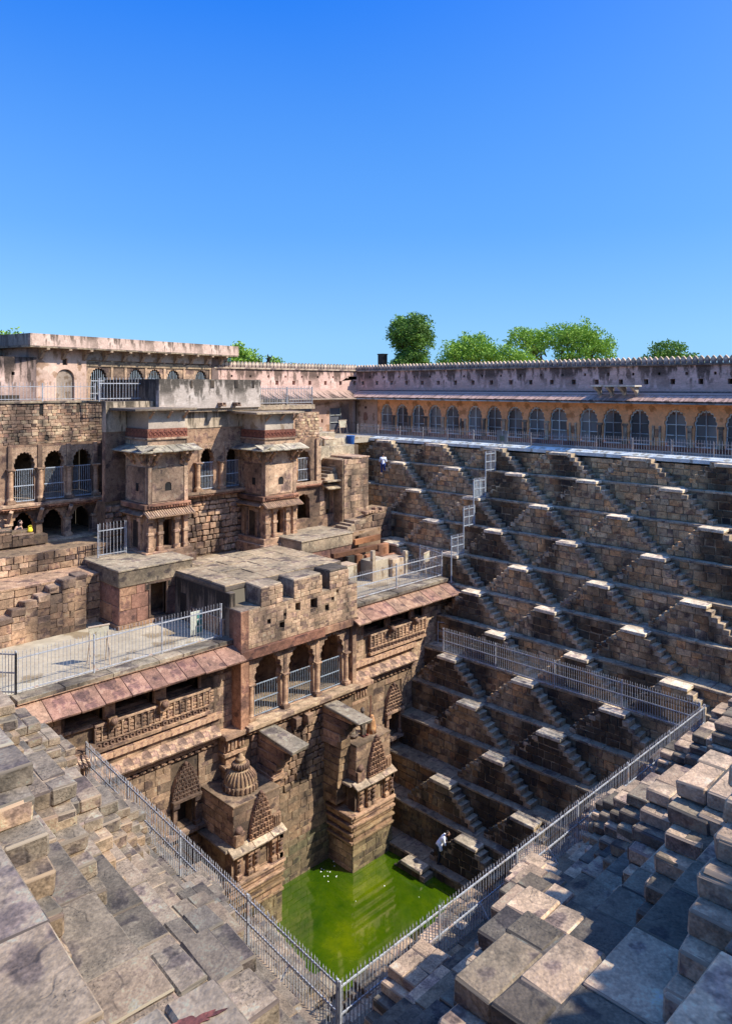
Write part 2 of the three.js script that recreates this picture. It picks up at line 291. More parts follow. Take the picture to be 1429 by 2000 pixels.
stepped({
  fr: LEFT, t: 1.385, w: 0.66, faced: false, rows: 2, top: [[-3.4, -2.2], [-2.2, -1.1], [-1.1, 0.04]], slab: [0.6, 1.6], uneven: 1.1, near: true,
  range: (k) => [1.5 + 1.5 * k, k < 7 ? 32 : 29.3], stairs: (k) => { const out = []; for (let j = 0; j < 6; j++) { const x = even(k, 3.7, 6.25) + PITCH * j; if (x > 2.4 + 1.55 * k + (k > 3 ? 2.2 : 0) && x < 28) out.push(x); } return out; },
  stainShade: nearStain(3), mortar: [0.42, 0.36, 0.29], slabColor: greys, stepColor: () => (rnd() < 0.6 ? greys() : warm()), stoneColor: greys,
  wallLabel: (k) => `grey stone terrace ledge in the left foreground, ${ORD[k]} step of the side nearest the camera`,
  stairLabel: (k, i) => `worn grey stairway, left foreground, ${ORD[k]} tier down, ${ORD[i]} from the near corner`,
  group: 'stairways on the near left side of the well',
});
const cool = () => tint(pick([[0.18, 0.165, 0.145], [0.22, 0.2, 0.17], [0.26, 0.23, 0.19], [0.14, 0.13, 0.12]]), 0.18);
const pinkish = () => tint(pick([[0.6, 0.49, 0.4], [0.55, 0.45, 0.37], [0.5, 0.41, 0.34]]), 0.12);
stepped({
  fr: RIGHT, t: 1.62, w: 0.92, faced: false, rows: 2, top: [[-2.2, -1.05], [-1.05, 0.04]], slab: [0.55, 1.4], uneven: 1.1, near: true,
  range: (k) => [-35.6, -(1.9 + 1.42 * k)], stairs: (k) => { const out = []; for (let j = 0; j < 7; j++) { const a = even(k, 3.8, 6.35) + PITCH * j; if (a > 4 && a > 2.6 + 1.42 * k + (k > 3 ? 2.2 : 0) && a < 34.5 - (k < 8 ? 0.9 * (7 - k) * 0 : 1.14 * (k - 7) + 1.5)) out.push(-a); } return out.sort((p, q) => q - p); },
  stainShade: nearStain(29), mortar: [0.14, 0.135, 0.13], slabColor: () => (rnd() < 0.25 ? pinkish() : cool()), capColor: () => (rnd() < 0.7 ? pinkish() : cool()), stepColor: () => (rnd() < 0.5 ? pinkish() : cool()), stoneColor: cool,
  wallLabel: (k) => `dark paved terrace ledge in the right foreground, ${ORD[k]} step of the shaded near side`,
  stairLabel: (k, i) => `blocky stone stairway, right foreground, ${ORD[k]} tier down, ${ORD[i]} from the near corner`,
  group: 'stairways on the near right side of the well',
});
{ // water and ground
  const g = new THREE.PlaneGeometry(24, 22, 1, 1).rotateX(-Math.PI / 2); g.translate(25, -20.75, -24);
  const p = g.attributes.position, uv = []; for (let i = 0; i < p.count; i++) uv.push(p.getX(i) / 7, p.getZ(i) / 7); g.setAttribute('uv', new THREE.Float32BufferAttribute(uv, 2));
  const w = new THREE.Mesh(g, new THREE.MeshPhysicalMaterial({ map: T.algae, color: new THREE.Color().setRGB(0.21, 0.2, 0.04), roughness: 0.06, clearcoat: 1, clearcoatRoughness: 0.05, roughnessMap: null, bumpMap: T.algaeB, bumpScale: 0.0008, ior: 1.85 }));
  w.name = 'water'; w.receiveShadow = true; scene.add(w); tag(w, 'bright green algae covered pool at the bottom of the well', null, null, 'structure');
  // the land round the well, one sheet with a hole
  const s = new THREE.Shape([[-900, -900], [900, -900], [900, 900], [-900, 900]].map(([x, y]) => new THREE.Vector2(x, y)));
  s.holes.push(new THREE.Path([[-3, -1.5], [60, -1.5], [60, 62], [-3, 62]].map(([x, y]) => new THREE.Vector2(x, y))));
  const e = new THREE.ShapeGeometry(s).rotateX(-Math.PI / 2).translate(0, -0.35, 0);
  struct('ground', dress(e, [0.3, 0.24, 0.17], 0.2), M.stone, 'dry sandy ground outside the well');
}
{ // bits of litter on the water
  const g = []; for (let i = 0; i < 16; i++) { const a = i < 12 ? rr(25.2, 26.8) : rr(22, 29), b = i < 12 ? rr(27.9, 29) : rr(23, 28.6), s = rr(0.012, 0.035); g.push(block(-s, s, -0.01, 0.015, -s * rr(0.5, 1), s, { c: [0.8, 0.8, 0.76], ch: 0.004, j: 0.01 }).rotateY(rr(0, 3)).translate(a, -20.745, -b)); }
  tag(part('floating_litter', g, M.plain, scene), 'scattered white specks of litter floating on the green pool', 'litter', null, 'stuff');
}
// ---------------------------------------------------------------- palace kit (world coordinates a, y, b; walls face the camera's right, -b)
const C = { tan: [0.52, 0.375, 0.29], pale: [0.59, 0.45, 0.365], brown: [0.39, 0.275, 0.21], red: [0.42, 0.17, 0.12], redPale: [0.52, 0.3, 0.25], grey: [0.42, 0.37, 0.31], lime: [0.6, 0.52, 0.43], pink: [0.82, 0.55, 0.47], orange: [0.72, 0.36, 0.15], white: [0.92, 0.92, 0.93], dark: [0.08, 0.065, 0.05], joint: [0.36, 0.28, 0.21], steel: [0.64, 0.65, 0.66], black: [0.02, 0.02, 0.022] };
const tone = (k) => (x, y, z) => { const s = n2(x * 0.75 + 70, y * 0.16 + z * 0.4, 33 + k), t = n2(x * 2.1 + 13, y * 0.3 + z * 1.7, 35), p = n2(x * 0.6 + k * 9, y * 0.6 + z * 0.6, 37), q = n2(x * 2.6, y * 2.6 + z * 2, 39); const d = step(0.48, 0.64, s * 0.62 + t * 0.38), v = (0.84 + 0.24 * p + 0.18 * q) * (1 - 0.72 * d); return [v, v * (1 + 0.01 * d), v * (1 + 0.1 * d)]; };
const stoneTints = (l, v = 0.16) => () => tint(pick(l), v);
const tans = stoneTints([C.tan, C.pale, [0.44, 0.325, 0.25], [0.48, 0.355, 0.27]], 0.1), ash = stoneTints([C.pale, [0.53, 0.41, 0.32], [0.55, 0.43, 0.34]], 0.06);
const box = (a0, a1, y0, y1, b0, b1, c, o = {}) => block(a0, a1, y0, y1, -b0, -b1, { ch: 0.015, c, st: tone(1), ...o });
function facing(o, a0, a1, y0, y1, b, n, f = {}) { // stones of a wall at b, round the holes [a0, a1, y0, y1]
  const lim = (ya, yb) => { let xs = [[a0, a1]]; for (const [p, q, r, s] of f.holes ?? []) if (r < yb - 0.02 && s > ya + 0.02) xs = xs.flatMap(([m, k]) => (q <= m || p >= k ? [[m, k]] : [[m, Math.max(m, p)], [Math.min(k, q), k]].filter(([u, v]) => v - u > 0.06))); return xs; };
  pieces(f.name ?? 'stone', courses(y0, y1, n, lim, { len: f.len ?? 0.5, z: -b, d0: f.d0 ?? 0.0, d1: f.d1 ?? 0.03, color: f.color ?? tans, st: tone(f.k ?? 2), ch: f.ch ?? 0.01, j: f.j ?? 0.008, gap: f.gap ?? 0.007 }), f.m ?? M.stone, o);
}
function sideFacing(o, a, b0, b1, y0, y1, n, f = {}) { // the same on a face that looks towards -a (local x runs towards the camera)
  const g = courses(y0, y1, n, () => [[-b1, -b0]], { len: f.len ?? 0.5, z: 0, d1: f.d1 ?? 0.03, color: f.color ?? tans, st: tone(4), ch: 0.015, j: 0.01, gap: f.gap ?? 0.01 });
  pieces('stone', g.map((q) => q.rotateY(-Math.PI / 2).translate(a, 0, 0)), M.stone, o);
}
function arch(cx, y0, w, ys, yt, lobes = 7, pts = 44) {
  const p = [[cx - w / 2, y0]];
  for (let i = 0; i <= pts; i++) { const t = Math.PI * (1 - i / pts), q = lobes ? 1 - 0.11 * (1 - Math.abs(Math.sin(lobes * t / 1))) : 1, e = Math.pow(Math.sin(t), 0.85); p.push([cx + (w / 2) * Math.cos(t) * q, ys + (yt - ys) * (lobes ? e * q : Math.pow(e, 1.0) * (1 - 0.0))]); }
  p.push([cx + w / 2, y0]); return p;
}
const rect = (a0, a1, y0, y1) => [[a0, y0], [a1, y0], [a1, y1], [a0, y1]];
const toPath = (pts, K = THREE.Path) => new K(pts.map(([x, y]) => new THREE.Vector2(x, y)));
function pierced(a0, a1, y0, y1, holes, b, depth, c, o = {}) { // a wall with openings, its face at b, going back by depth
  const s = toPath(o.outline ?? rect(a0, a1, y0, y1), THREE.Shape); s.holes.push(...holes.map((h) => toPath(h)));
  return extrude(s, depth, c, { st: o.st ?? tone(2), us: o.us }).translate(0, 0, -b - depth);
}
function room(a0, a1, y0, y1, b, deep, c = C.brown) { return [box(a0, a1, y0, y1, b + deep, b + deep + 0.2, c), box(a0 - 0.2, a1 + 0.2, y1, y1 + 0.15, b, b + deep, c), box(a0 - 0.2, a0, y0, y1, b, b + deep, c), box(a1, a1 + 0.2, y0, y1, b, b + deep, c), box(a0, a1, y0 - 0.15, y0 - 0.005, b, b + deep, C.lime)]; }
function column(o, a, y0, y1, b, r, c = C.tan) {
  const h = y1 - y0, g = [lathe([[0, 0], [r * 1.25, 0.1 * h], [r * 1.3, 0.13 * h], [r * 0.85, 0.17 * h], [r * 1.05, 0.3 * h], [r * 0.95, 0.6 * h], [r * 0.78, 0.82 * h], [r * 1.1, 0.85 * h], [r * 0.9, 0.88 * h], [r * 1.4, 0.95 * h], [0, 0.951 * h]], c, 12).translate(a, y0, -b), box(a - r * 1.45, a + r * 1.45, y0, y0 + 0.1 * h, b - r * 1.45, b + r * 1.45, c), box(a - r * 1.5, a + r * 1.5, y0 + 0.95 * h, y1, b - r * 1.5, b + r * 1.5, c)];
  return part('column', g, M.stone, o);
}
function slabs(name, o, a0, a1, bIn, yIn, bOut, yOut, n, th, color, m = M.stone) { // sloping roof slabs side by side
  const L = Math.hypot(bIn - bOut, yIn - yOut), an = Math.atan2(yIn - yOut, bIn - bOut); let x = a0; const ws = Array.from({ length: n }, () => rr(0.75, 1.25)), k = (a1 - a0) / ws.reduce((p, q) => p + q);
  for (const w of ws) { const l = w * k, g = block(x + 0.01, x + l - 0.01, -th, rr(0, 0.015), 0, L + rr(-0.03, 0.03), { ch: 0.012, j: 0.008, c: color(), st: (p, q, r) => 0.8 + 0.4 * n2(p * 1.3, r * 1.3, 44) }); g.rotateX(an); part(name, g.translate(0, yIn, -bIn), m, o); x += l; }
}
function dentils(o, a0, a1, y, b, prot, h, c, sp = 0.2, name = 'dentil_band') {
  const g = [box(a0, a1, y + h * 0.55, y + h, b - prot, b + 0.05, c), box(a0, a1, y, y + h * 0.2, b - prot * 0.45, b + 0.05, c)];
  for (let x = a0 + sp / 2; x < a1; x += sp) g.push(box(x - sp * 0.3, x + sp * 0.3, y + h * 0.2, y + h * 0.55, b - prot * 0.8, b + 0.02, c));
  part(name, g, M.stone, o);
}
function moulding(name, o, a0, a1, prof, b, c) { // profile [[out, y] ...] swept along the wall in blocks
  const s = toPath([[-0.08, prof[0][1]], ...prof, [-0.08, prof[prof.length - 1][1]]], THREE.Shape), n = Math.max(1, Math.round((a1 - a0) / 0.9)), l = (a1 - a0) / n;
  for (let i = 0; i < n; i++) { // shape x -> world z (outwards), extrusion -> world -x
    const g = extrude(s, l - 0.012, tint(c, 0.1), { st: tone(5) }).rotateY(-Math.PI / 2); part(name, g.translate(a0 + l * (i + 1), 0, -b + rr(-0.015, 0.015)), M.stone, o); }
}
function pediment(o, cx, y0, w, h, b, c = C.brown) { // tall carved gable of stacked horseshoe motifs
  const g = [extrude(toPath([[cx - w * 0.46, y0], [cx + w * 0.46, y0], [cx + w * 0.44, y0 + h * 0.3], [cx + w * 0.33, y0 + h * 0.64], [cx + w * 0.16, y0 + h * 0.9], [cx, y0 + h], [cx - w * 0.16, y0 + h * 0.9], [cx - w * 0.33, y0 + h * 0.64], [cx - w * 0.44, y0 + h * 0.3]], THREE.Shape), 0.2, c).translate(0, 0, -b - 0.06)];
  const rows = 8;
  for (let i = 0; i < rows; i++) { const f = i / rows, hw = w * 0.5 * Math.pow(1 - Math.pow(f, 1.35), 0.62), n = Math.max(1, Math.round(hw * 2 / 0.19)), y = y0 + h * f;
    g.push(box(cx - hw, cx + hw, y, y + 0.045, b - 0.2, b, c, { j: 0.01 }));
    for (let k = 0; k < n; k++) { const x = cx - hw + (k + 0.5) * 2 * hw / n, r = hw / n * 0.8; g.push(dress(new THREE.TorusGeometry(r * 0.75, r * 0.3, 4, 7), c).translate(x, y + 0.05 + r, -b + 0.17)); g.push(box(x - r * 0.3, x + r * 0.3, y + 0.05, y + h / rows, b - 0.17 - rr(0, 0.07), b, c, { j: 0.012 })); } }
  g.push(dress(new THREE.IcosahedronGeometry(0.1, 1), c).translate(cx, y0 + h + 0.04, -b + 0.1));
  return part('carved_pediment', g, M.stone, o);
}
// ------- railings: posts, two or three rails and pointed bars
const barGeo = {};
function barShape(h, r) { const k = h + '_' + r; return barGeo[k] ??= merge([bar([0, 0, 0], [0, h * 0.95, 0], r, C.steel, 5), bar([0, h * 0.95, 0], [0, h, 0], r * 1.3, C.steel, 5, 0.001)]); }
function railing(name, label, category, p, q, o = {}) { // p, q = [a, y, b]
  const h = o.h ?? 1.45, A = V3(p[0], p[1], -p[2]), B = V3(q[0], q[1], -q[2]), d = B.clone().sub(A), L = d.length(), u = d.clone().normalize();
  const t = o.into ?? thing(name, label, category, WORLD, p[0], p[1], -p[2], o.group), off = o.into ? A.clone().sub(t.position) : V3(0, 0, 0), at = (s, y) => [off.x + u.x * s, off.y + u.y * s + y, off.z + u.z * s];
  const save = t.abs; t.abs = null;
  for (const y of o.rails ?? [0.1, h * 0.5, h - 0.13]) part('rail', beam(at(0, y), at(L, y), 0.03, o.rt ?? 0.055, o.c ?? C.steel), M.metal, t);
  const np = Math.max(1, Math.round(L / (o.post ?? 3.1)));
  if (!o.noPosts) for (let i = 0; i <= np; i++) { const s = L * i / np; part('post', beam(at(s, -0.02), at(s, h + 0.02), 0.06, 0.06, o.c ?? C.steel), M.metal, t); if (o.brace && i < np) { const e = at(s + L / np * 0.5, h * 0.5), f = at(s + L / np * 0.5, 0.02); f[0] += o.brace[0]; f[2] -= o.brace[1]; part('brace', beam(e, f, 0.035, 0.035, C.steel), M.metal, t); } }
  const sp = o.sp ?? 0.125, n = Math.round(L / sp), g = barShape(h + 0.05, o.r ?? 0.0145);
  for (let i = 0; i < n; i++) { const m = new THREE.Mesh(g, M.metal); m.name = numbered('bar'); m.castShadow = m.receiveShadow = true; const [x, y, z] = at((i + 0.5) * L / n, 0.03); m.position.set(x, y, z); m.rotation.set((hash(i) - 0.5) * 0.02, 0, (hash(i + 99) - 0.5) * 0.02); t.add(m); }
  t.abs = save; return t;
}
const hash = (i) => { const s = Math.sin(i * 127.1 + 11.7) * 43758.5453; return s - Math.floor(s); };
function grille(o, a0, a1, y0, y1, b, n = 8, c = [0.42, 0.5, 0.56]) { // iron grille across an arch
  const g = []; for (let i = 0; i <= n; i++) { const x = mix(a0, a1, i / n); g.push(beam([x, y0, -b], [x, y1, -b], 0.022, 0.022, c)); }
  for (const y of [y0 + 0.06, (y0 + y1) / 2, y1]) g.push(beam([a0, y, -b], [a1, y, -b], 0.03, 0.05, c));
  const t = part('grille_frame', g.slice(-3), M.metal, o); g.slice(0, -3).forEach((q) => part('grille_bar', q, M.metal, t));
}
// ---------------------------------------------------------------- the palace down at the pool
const NO = tone(6);
{ // recessed wall above the water
  const o = W('pool_wall', 'tall rough stone wall rising from the green pool between two carved piers', 'wall', 24.4, -20.9, 29.35);
  part('mortar_bed', box(21, 30, -21.2, -12.35, 29.42, 31, [0.24, 0.18, 0.13]), M.rough, o);
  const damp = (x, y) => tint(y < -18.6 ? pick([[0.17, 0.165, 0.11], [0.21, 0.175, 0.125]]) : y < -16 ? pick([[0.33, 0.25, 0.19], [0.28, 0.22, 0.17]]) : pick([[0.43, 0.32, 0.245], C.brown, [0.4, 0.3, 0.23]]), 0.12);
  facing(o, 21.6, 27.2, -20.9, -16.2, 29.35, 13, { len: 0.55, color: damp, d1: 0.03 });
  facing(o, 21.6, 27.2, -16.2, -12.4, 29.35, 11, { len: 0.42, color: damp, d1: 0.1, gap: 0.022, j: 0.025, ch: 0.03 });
  for (const x of [24.0, 24.75]) part('corbel', [box(x, x + 0.34, -12.95, -12.55, 28.85, 29.5, C.tan, { j: 0.03 }), box(x + 0.04, x + 0.3, -13.2, -12.95, 29.1, 29.5, C.brown)], M.stone, o);
}
function pier(a0, a1, bf, top, which, domed) {
  const o = W('shrine_pier', `carved stone pier standing in the pool, ${which}`, 'pier', (a0 + a1) / 2, -20.9, bf, 'shrine piers flanking the pool wall'), m = (a0 + a1) / 2, eave = -16.35;
  part('pier_core', [box(a0 + 0.04, a1 - 0.04, -21.2, top - 0.05, bf + 0.05, 30.2, C.joint), box(a0 - 0.3, a1 + 0.12, -21.2, -17.75, bf - 0.02, 30.2, C.joint)], M.rough, o);
  part('roof_slab', box(a0 - 0.03, a1 + 0.03, top - 0.1, top, bf - 0.03, 30.1, [0.46, 0.36, 0.27], { j: 0.012 }), M.stone, o);
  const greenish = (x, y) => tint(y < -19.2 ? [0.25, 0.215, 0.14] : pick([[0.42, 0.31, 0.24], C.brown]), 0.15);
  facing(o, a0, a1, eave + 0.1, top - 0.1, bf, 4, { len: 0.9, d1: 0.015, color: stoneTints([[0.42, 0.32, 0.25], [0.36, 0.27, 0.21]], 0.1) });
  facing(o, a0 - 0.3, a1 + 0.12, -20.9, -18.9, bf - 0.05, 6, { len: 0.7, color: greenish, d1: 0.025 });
  sideFacing(o, a0, bf, 30, eave, top - 0.1, 5, { len: 0.7 }); sideFacing(o, a0 - 0.3, bf, 30, -20.9, -17.8, 8, { len: 0.7 });
  // eave slabs
  slabs('eave_slab', o, a0 - 0.3, a1 + 0.18, bf + 0.02, eave + 0.1, bf - 0.42, eave - 0.1, 3, 0.09, stoneTints([[0.6, 0.54, 0.46], [0.52, 0.46, 0.4]]), M.stone);
  part('side_eave', box(a0 - 0.42, a0 + 0.02, eave - 0.04, eave + 0.06, bf, 29.9, C.grey, { j: 0.02 }), M.stone, o);
  pediment(o, m + 0.15, eave + 0.12, 1.3, 1.85, bf, [0.44, 0.29, 0.21]);
  part('carved_idol', [box(a0 + 0.02, a0 + 0.5, eave + 0.1, eave + 0.62, bf - 0.14, bf + 0.1, C.brown, { j: 0.04 }), dress(new THREE.IcosahedronGeometry(0.2, 1), C.brown).translate(a0 + 0.26, eave + 0.72, -bf + 0.02)], M.carved, o);
  part('carved_idol', [box(a1 - 0.42, a1, eave + 0.1, eave + 0.7, bf - 0.1, bf + 0.1, C.brown, { j: 0.03 }), ...[0, 1, 2].map((i) => box(a1 - 0.36 + i * 0.12, a1 - 0.28 + i * 0.12, eave + 0.2, eave + 0.62, bf - 0.16, bf, C.tan))], M.carved, o);
  // niche storey under the eave
  const nh = [m + 0.05, m + 0.6, -17.7, -16.7];
  part('niche_back', box(nh[0] - 0.1, nh[1] + 0.1, nh[2], nh[3], bf + 0.5, bf + 0.6, C.dark), M.rough, o);
  part('niche_wall', pierced(a0 - 0.1, a1 + 0.05, -17.75, eave, [rect(...nh)], bf, 0.5, C.brown), M.stone, o);
  for (const x of [nh[0] - 0.28, nh[0] - 0.62, nh[1] + 0.14, nh[1] + 0.5, a1 - 0.12, a0 + 0.1]) part('pilaster', [box(x, x + 0.2, -17.7, -16.6, bf - 0.16, bf, C.tan, { j: 0.012 }), box(x - 0.05, x + 0.25, -16.85, -16.62, bf - 0.22, bf, C.tan), box(x - 0.04, x + 0.24, -17.7, -17.5, bf - 0.22, bf, C.tan), ...[0, 1, 2].map((i) => dress(new THREE.IcosahedronGeometry(0.08, 1), C.brown).translate(x + 0.1, -17.3 + i * 0.22, -bf + 0.17))], M.stone, o);
  for (const [y, p, h] of [[-17.9, 0.24, 0.14], [-18.15, 0.12, 0.2], [-18.38, 0.2, 0.12], [-18.62, 0.08, 0.2], [-18.85, 0.16, 0.12], [-19.3, 0.1, 0.12]]) part('plinth_band', [box(a0 - 0.34, a1 + 0.15, y, y + h, bf - p - 0.05, bf + 0.1, tint(y < -18.5 ? [0.36, 0.27, 0.18] : C.tan, 0.12), { j: 0.012 }), box(a0 - 0.34 - p, a0 - 0.2, y, y + h, bf - p, 29.9, C.brown)], M.stone, o);
  if (domed) { // ribbed dome with its finial
    const cx = 20.5, cz = -28.65, d = part('dome', lathe([[0, 0], [0.74, 0], [0.78, 0.06], [0.76, 0.3], [0.7, 0.34], [0.72, 0.38], [0.68, 0.52], [0.56, 0.72], [0.38, 0.86], [0.3, 0.9], [0, 0.92]], [0.4, 0.3, 0.22], 20).translate(cx, top, cz), M.stone, o);
    for (let i = 0; i < 24; i++) { const t = i / 24 * Math.PI * 2, rib = new THREE.TubeGeometry(new THREE.CatmullRomCurve3([[0.71, 0.37], [0.7, 0.5], [0.59, 0.7], [0.42, 0.85]].map(([r, y]) => V3(r * Math.cos(t), y, r * Math.sin(t)))), 4, 0.05, 5); part('rib', [dress(rib, [0.38, 0.28, 0.2]).translate(cx, top, cz), box(-0.06, 0.06, 0.04, 0.3, -0.05, 0.05, [0.42, 0.31, 0.23]).rotateY(-t).translate(cx + 0.77 * Math.cos(t), top, cz + 0.77 * Math.sin(t))], M.stone, d); }
    for (let i = 0; i < 18; i++) { const t = i / 18 * Math.PI * 2; part('rib', dress(new THREE.SphereGeometry(0.1, 6, 5).scale(1, 1.5, 0.7).rotateY(-t), [0.36, 0.26, 0.19]).translate(cx + 0.33 * Math.cos(t), top + 1.04, cz + 0.33 * Math.sin(t)), M.stone, d); }
    part('finial', lathe([[0, 0.9], [0.34, 0.92], [0.36, 1.04], [0.3, 1.16], [0.16, 1.2], [0.24, 1.28], [0.2, 1.36], [0.1, 1.42], [0.12, 1.5], [0, 1.58]], [0.42, 0.32, 0.23], 14).translate(cx, top, cz), M.stone, d);
  } return o;
}
pier(19.3, 21.85, 27.5, -14.5, 'left one, under a ribbed dome', true);
pier(26.9, 29.4, 27.6, -14.4, 'right one, with idols standing on its flat top', false);
// broken balcony walls with their slanting roof slabs
for (const [a, b0, side] of [[21.95, 26.7, 'left'], [26.1, 26.6, 'right']]) {
  const o = W('corbelled_wall', side === 'left' ? 'broken stone bracket under a slanting grey slab beside the ribbed dome' : 'broken wall under a slanting grey slab above the shaded pool corner', 'bracket', a + 0.4, -14.5, 29.3);
  const sl = block(0, 0.95, -0.2, 0, 0, 29.5 - b0, { c: [0.33, 0.32, 0.3], ch: 0.03, j: 0.05 }).rotateX(0.07); part('roof_slab', sl.translate(a - 0.05, -12.45, -29.4), M.rough, o);
  [[27.1, -13.0, -12.7], [27.35, -13.35, -13.0], [27.6, -13.75, -13.35], [27.95, -14.15, -13.75], [28.2, -14.5, -14.15]].forEach(([b, y0, y1], i) => part('stone', box(a + 0.05, a + 0.78, y0 + 0.015, y1 - 0.01, b + rr(0, 0.1), 29.4, tint(C.tan, 0.2), { j: 0.03, ch: 0.03 }), M.stone, o));
  if (side === 'right') for (let i = 0; i < 8; i++) part('stone', box(a + 0.1, a + 0.78, -14.5 - i * 0.42, -14.1 - i * 0.42, 28 + i * 0.05, 29.4, tint([0.32, 0.24, 0.17], 0.2), { j: 0.02, ch: 0.02 }), M.stone, o);
  else { part('carved_block', [box(a + 0.1, a + 0.6, -15.2, -14.5, 28.3, 29.4, C.brown, { j: 0.05 }), box(a + 0.0, a + 0.7, -14.62, -14.4, 28.1, 29.4, C.tan, { j: 0.04 })], M.carved, o); }
}
// ---------------------------------------------------------------- central block: balcony of three arches under a heavy parapet
{
  const o = W('balcony_block', 'central palace block with three cusped arches and a notched stone parapet', 'palace block', 24.6, -12.3, 29.3), b = 29.6;
  part('floor_slab', [box(21.2, 28.5, -12.32, -12.12, 28.95, 30, [0.56, 0.45, 0.35], { j: 0.01 }), box(21.4, 28.4, -12.12, -12.06, 30, 33, [0.6, 0.5, 0.38])], M.stone, o);
  dentils(o, 21.3, 28.4, -12.6, 29.3, 0.22, 0.28, [0.5, 0.34, 0.24], 0.26, 'frieze');
  const ar = [[22.8, 1.72], [24.93, 1.76], [27.02, 1.68]], holes = ar.map(([c, w]) => arch(c, -12.11, w, -10.35, -9.12, 9));
  part('arch_wall', pierced(21.45, 28.3, -12.115, -9.05, holes, b, 0.35, C.tan), M.stone, o);
  for (const [c, w] of ar) { const fr = arch(c, -10.9, w, -10.3, -9.15, 9).slice(1, -1), s = toPath([[c - w / 2 - 0.12, -10.4], [c - w / 2 - 0.12, -9.12], [c + w / 2 + 0.12, -9.12], [c + w / 2 + 0.12, -10.4], ...fr.slice().reverse()], THREE.Shape); part('carved_spandrel', extrude(s, 0.05, C.pale, { us: 1.2 }).translate(0, 0, -b), M.carved, o); grille(o, c - w / 2 + 0.03, c + w / 2 - 0.03, -12.1, -10.55, b + 0.15, 11); }
  for (const a of [21.75, 23.85, 25.98, 28.05]) column(o, a, -12.11, -10.35, b - 0.02, 0.135, C.tan);
  for (const a of [21.75, 23.85, 25.98, 28.05]) part('pilaster', box(a - 0.12, a + 0.12, -10.35, -9.05, b - 0.08, b, C.tan), M.stone, o);
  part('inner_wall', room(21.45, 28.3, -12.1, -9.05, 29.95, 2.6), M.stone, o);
  part('corner_pier', box(20.95, 21.42, -12.4, -6.7, 29.25, 30.2, [0.5, 0.3, 0.22]), M.stone, o); part('corner_pier', box(28.33, 28.62, -12.4, -8.5, 29.35, 30.2, C.tan), M.stone, o);
  part('lintel_beam', box(20.93, 26.2, -9.03, -8.56, 29.18, 30, [0.42, 0.22, 0.17], { j: 0.01 }), M.stone, o, 'dull red painted stone lintel'); part('lintel_beam', box(26.2, 28.66, -8.95, -8.56, 29.22, 30, [0.47, 0.3, 0.22], { j: 0.01 }), M.stone, o);
  // ashlar front with slots and putlog holes; the merlons stand as high as the roof slab
  const hl = [[24.3, 24.62, -7.35, -6.95], [22.55, 22.75, -7.6, -7.4], [23.55, 23.72, -7.45, -7.28], [23.3, 23.6, -8.0, -7.7], [25.3, 25.75, -7.45, -6.95], [26.75, 26.92, -7.3, -7.1], [27.1, 27.25, -6.98, -6.8], [26.3, 26.55, -7.75, -7.45]];
  part('parapet_core', pierced(21.0, 28.6, -8.55, -6.72, hl.map((h) => rect(...h)), 29.31, 0.9, C.joint), M.stone, o);
  facing(o, 20.98, 28.62, -8.55, -6.72, 29.3, 9, { len: 0.5, k: 7, holes: hl, color: ash, d1: 0.01, gap: 0.004, j: 0.004 });
  for (const [m0, m1] of [[22.15, 23.5], [24.2, 26.1], [26.62, 28.0]]) {
    const me = part('merlon', box(m0 + 0.02, m1 - 0.02, -6.74, -5.72, 29.34, 30.7, C.grey, { ch: 0.05, j: 0.03 }), M.rough, o), st = courses(-6.7, -5.82, 4, () => [[m0, m1]], { len: 0.45, z: -29.3, d1: 0.012, gap: 0.005, color: ash, st: tone(7), ch: 0.015, j: 0.012 });
    st.forEach((g) => part('stone', g, M.stone, me));
  }
  for (const [s0, s1] of [[20.98, 22.15], [23.5, 24.2], [26.1, 26.62], [28.0, 28.62]]) part('slot_floor', box(s0, s1, -6.76, -6.66, 29.32, 30.6, C.grey, { j: 0.015 }), M.rough, o);
  const roofC = (x, y, z) => { const q = n2(x * 1.1, z * 1.1, 51), r = n2(x * 3.5, z * 3.5, 53); return 0.55 + 0.6 * q + 0.3 * r; };
  const roof = part('roof', box(20.96, 28.64, -6.0, -5.76, 30.55, 36.4, C.grey, { ch: 0.04, j: 0.015 }), M.rough, o);
  for (let i = 0; i < 6; i++) for (let k = 0; k < 5; k++) part('roof_slab', box(21 + i * 1.27, 22.25 + i * 1.27, -5.76, -5.69 + rr(-0.02, 0.03), 30.6 + k * 1.15, 31.73 + k * 1.15, tint([0.46, 0.4, 0.32], 0.08), { st: roofC, j: 0.014, ch: 0.01 }), M.rough, roof);
  // left flank
  part('side_wall', [box(20.98, 21.3, -8.3, -5.98, 30.2, 35.2, [0.52, 0.4, 0.3], { ch: 0.02 }), box(20.98, 21.3, -12, -8.3, 30, 36, C.tan)], M.plaster, o); part('doorway', box(20.95, 21.0, -8.2, -6.75, 34.1, 34.6, C.dark), M.rough, o);
  part('side_wall', box(28.3, 28.62, -8.5, -5.98, 30.2, 36, [0.52, 0.4, 0.3]), M.stone, o);
  for (let i = 0; i < 14; i++) part('carved_baluster', box(20.9, 20.99, -8.2, -7.3, 30.6 + i * 0.22, 30.72 + i * 0.22, C.pale), M.stone, o);
}
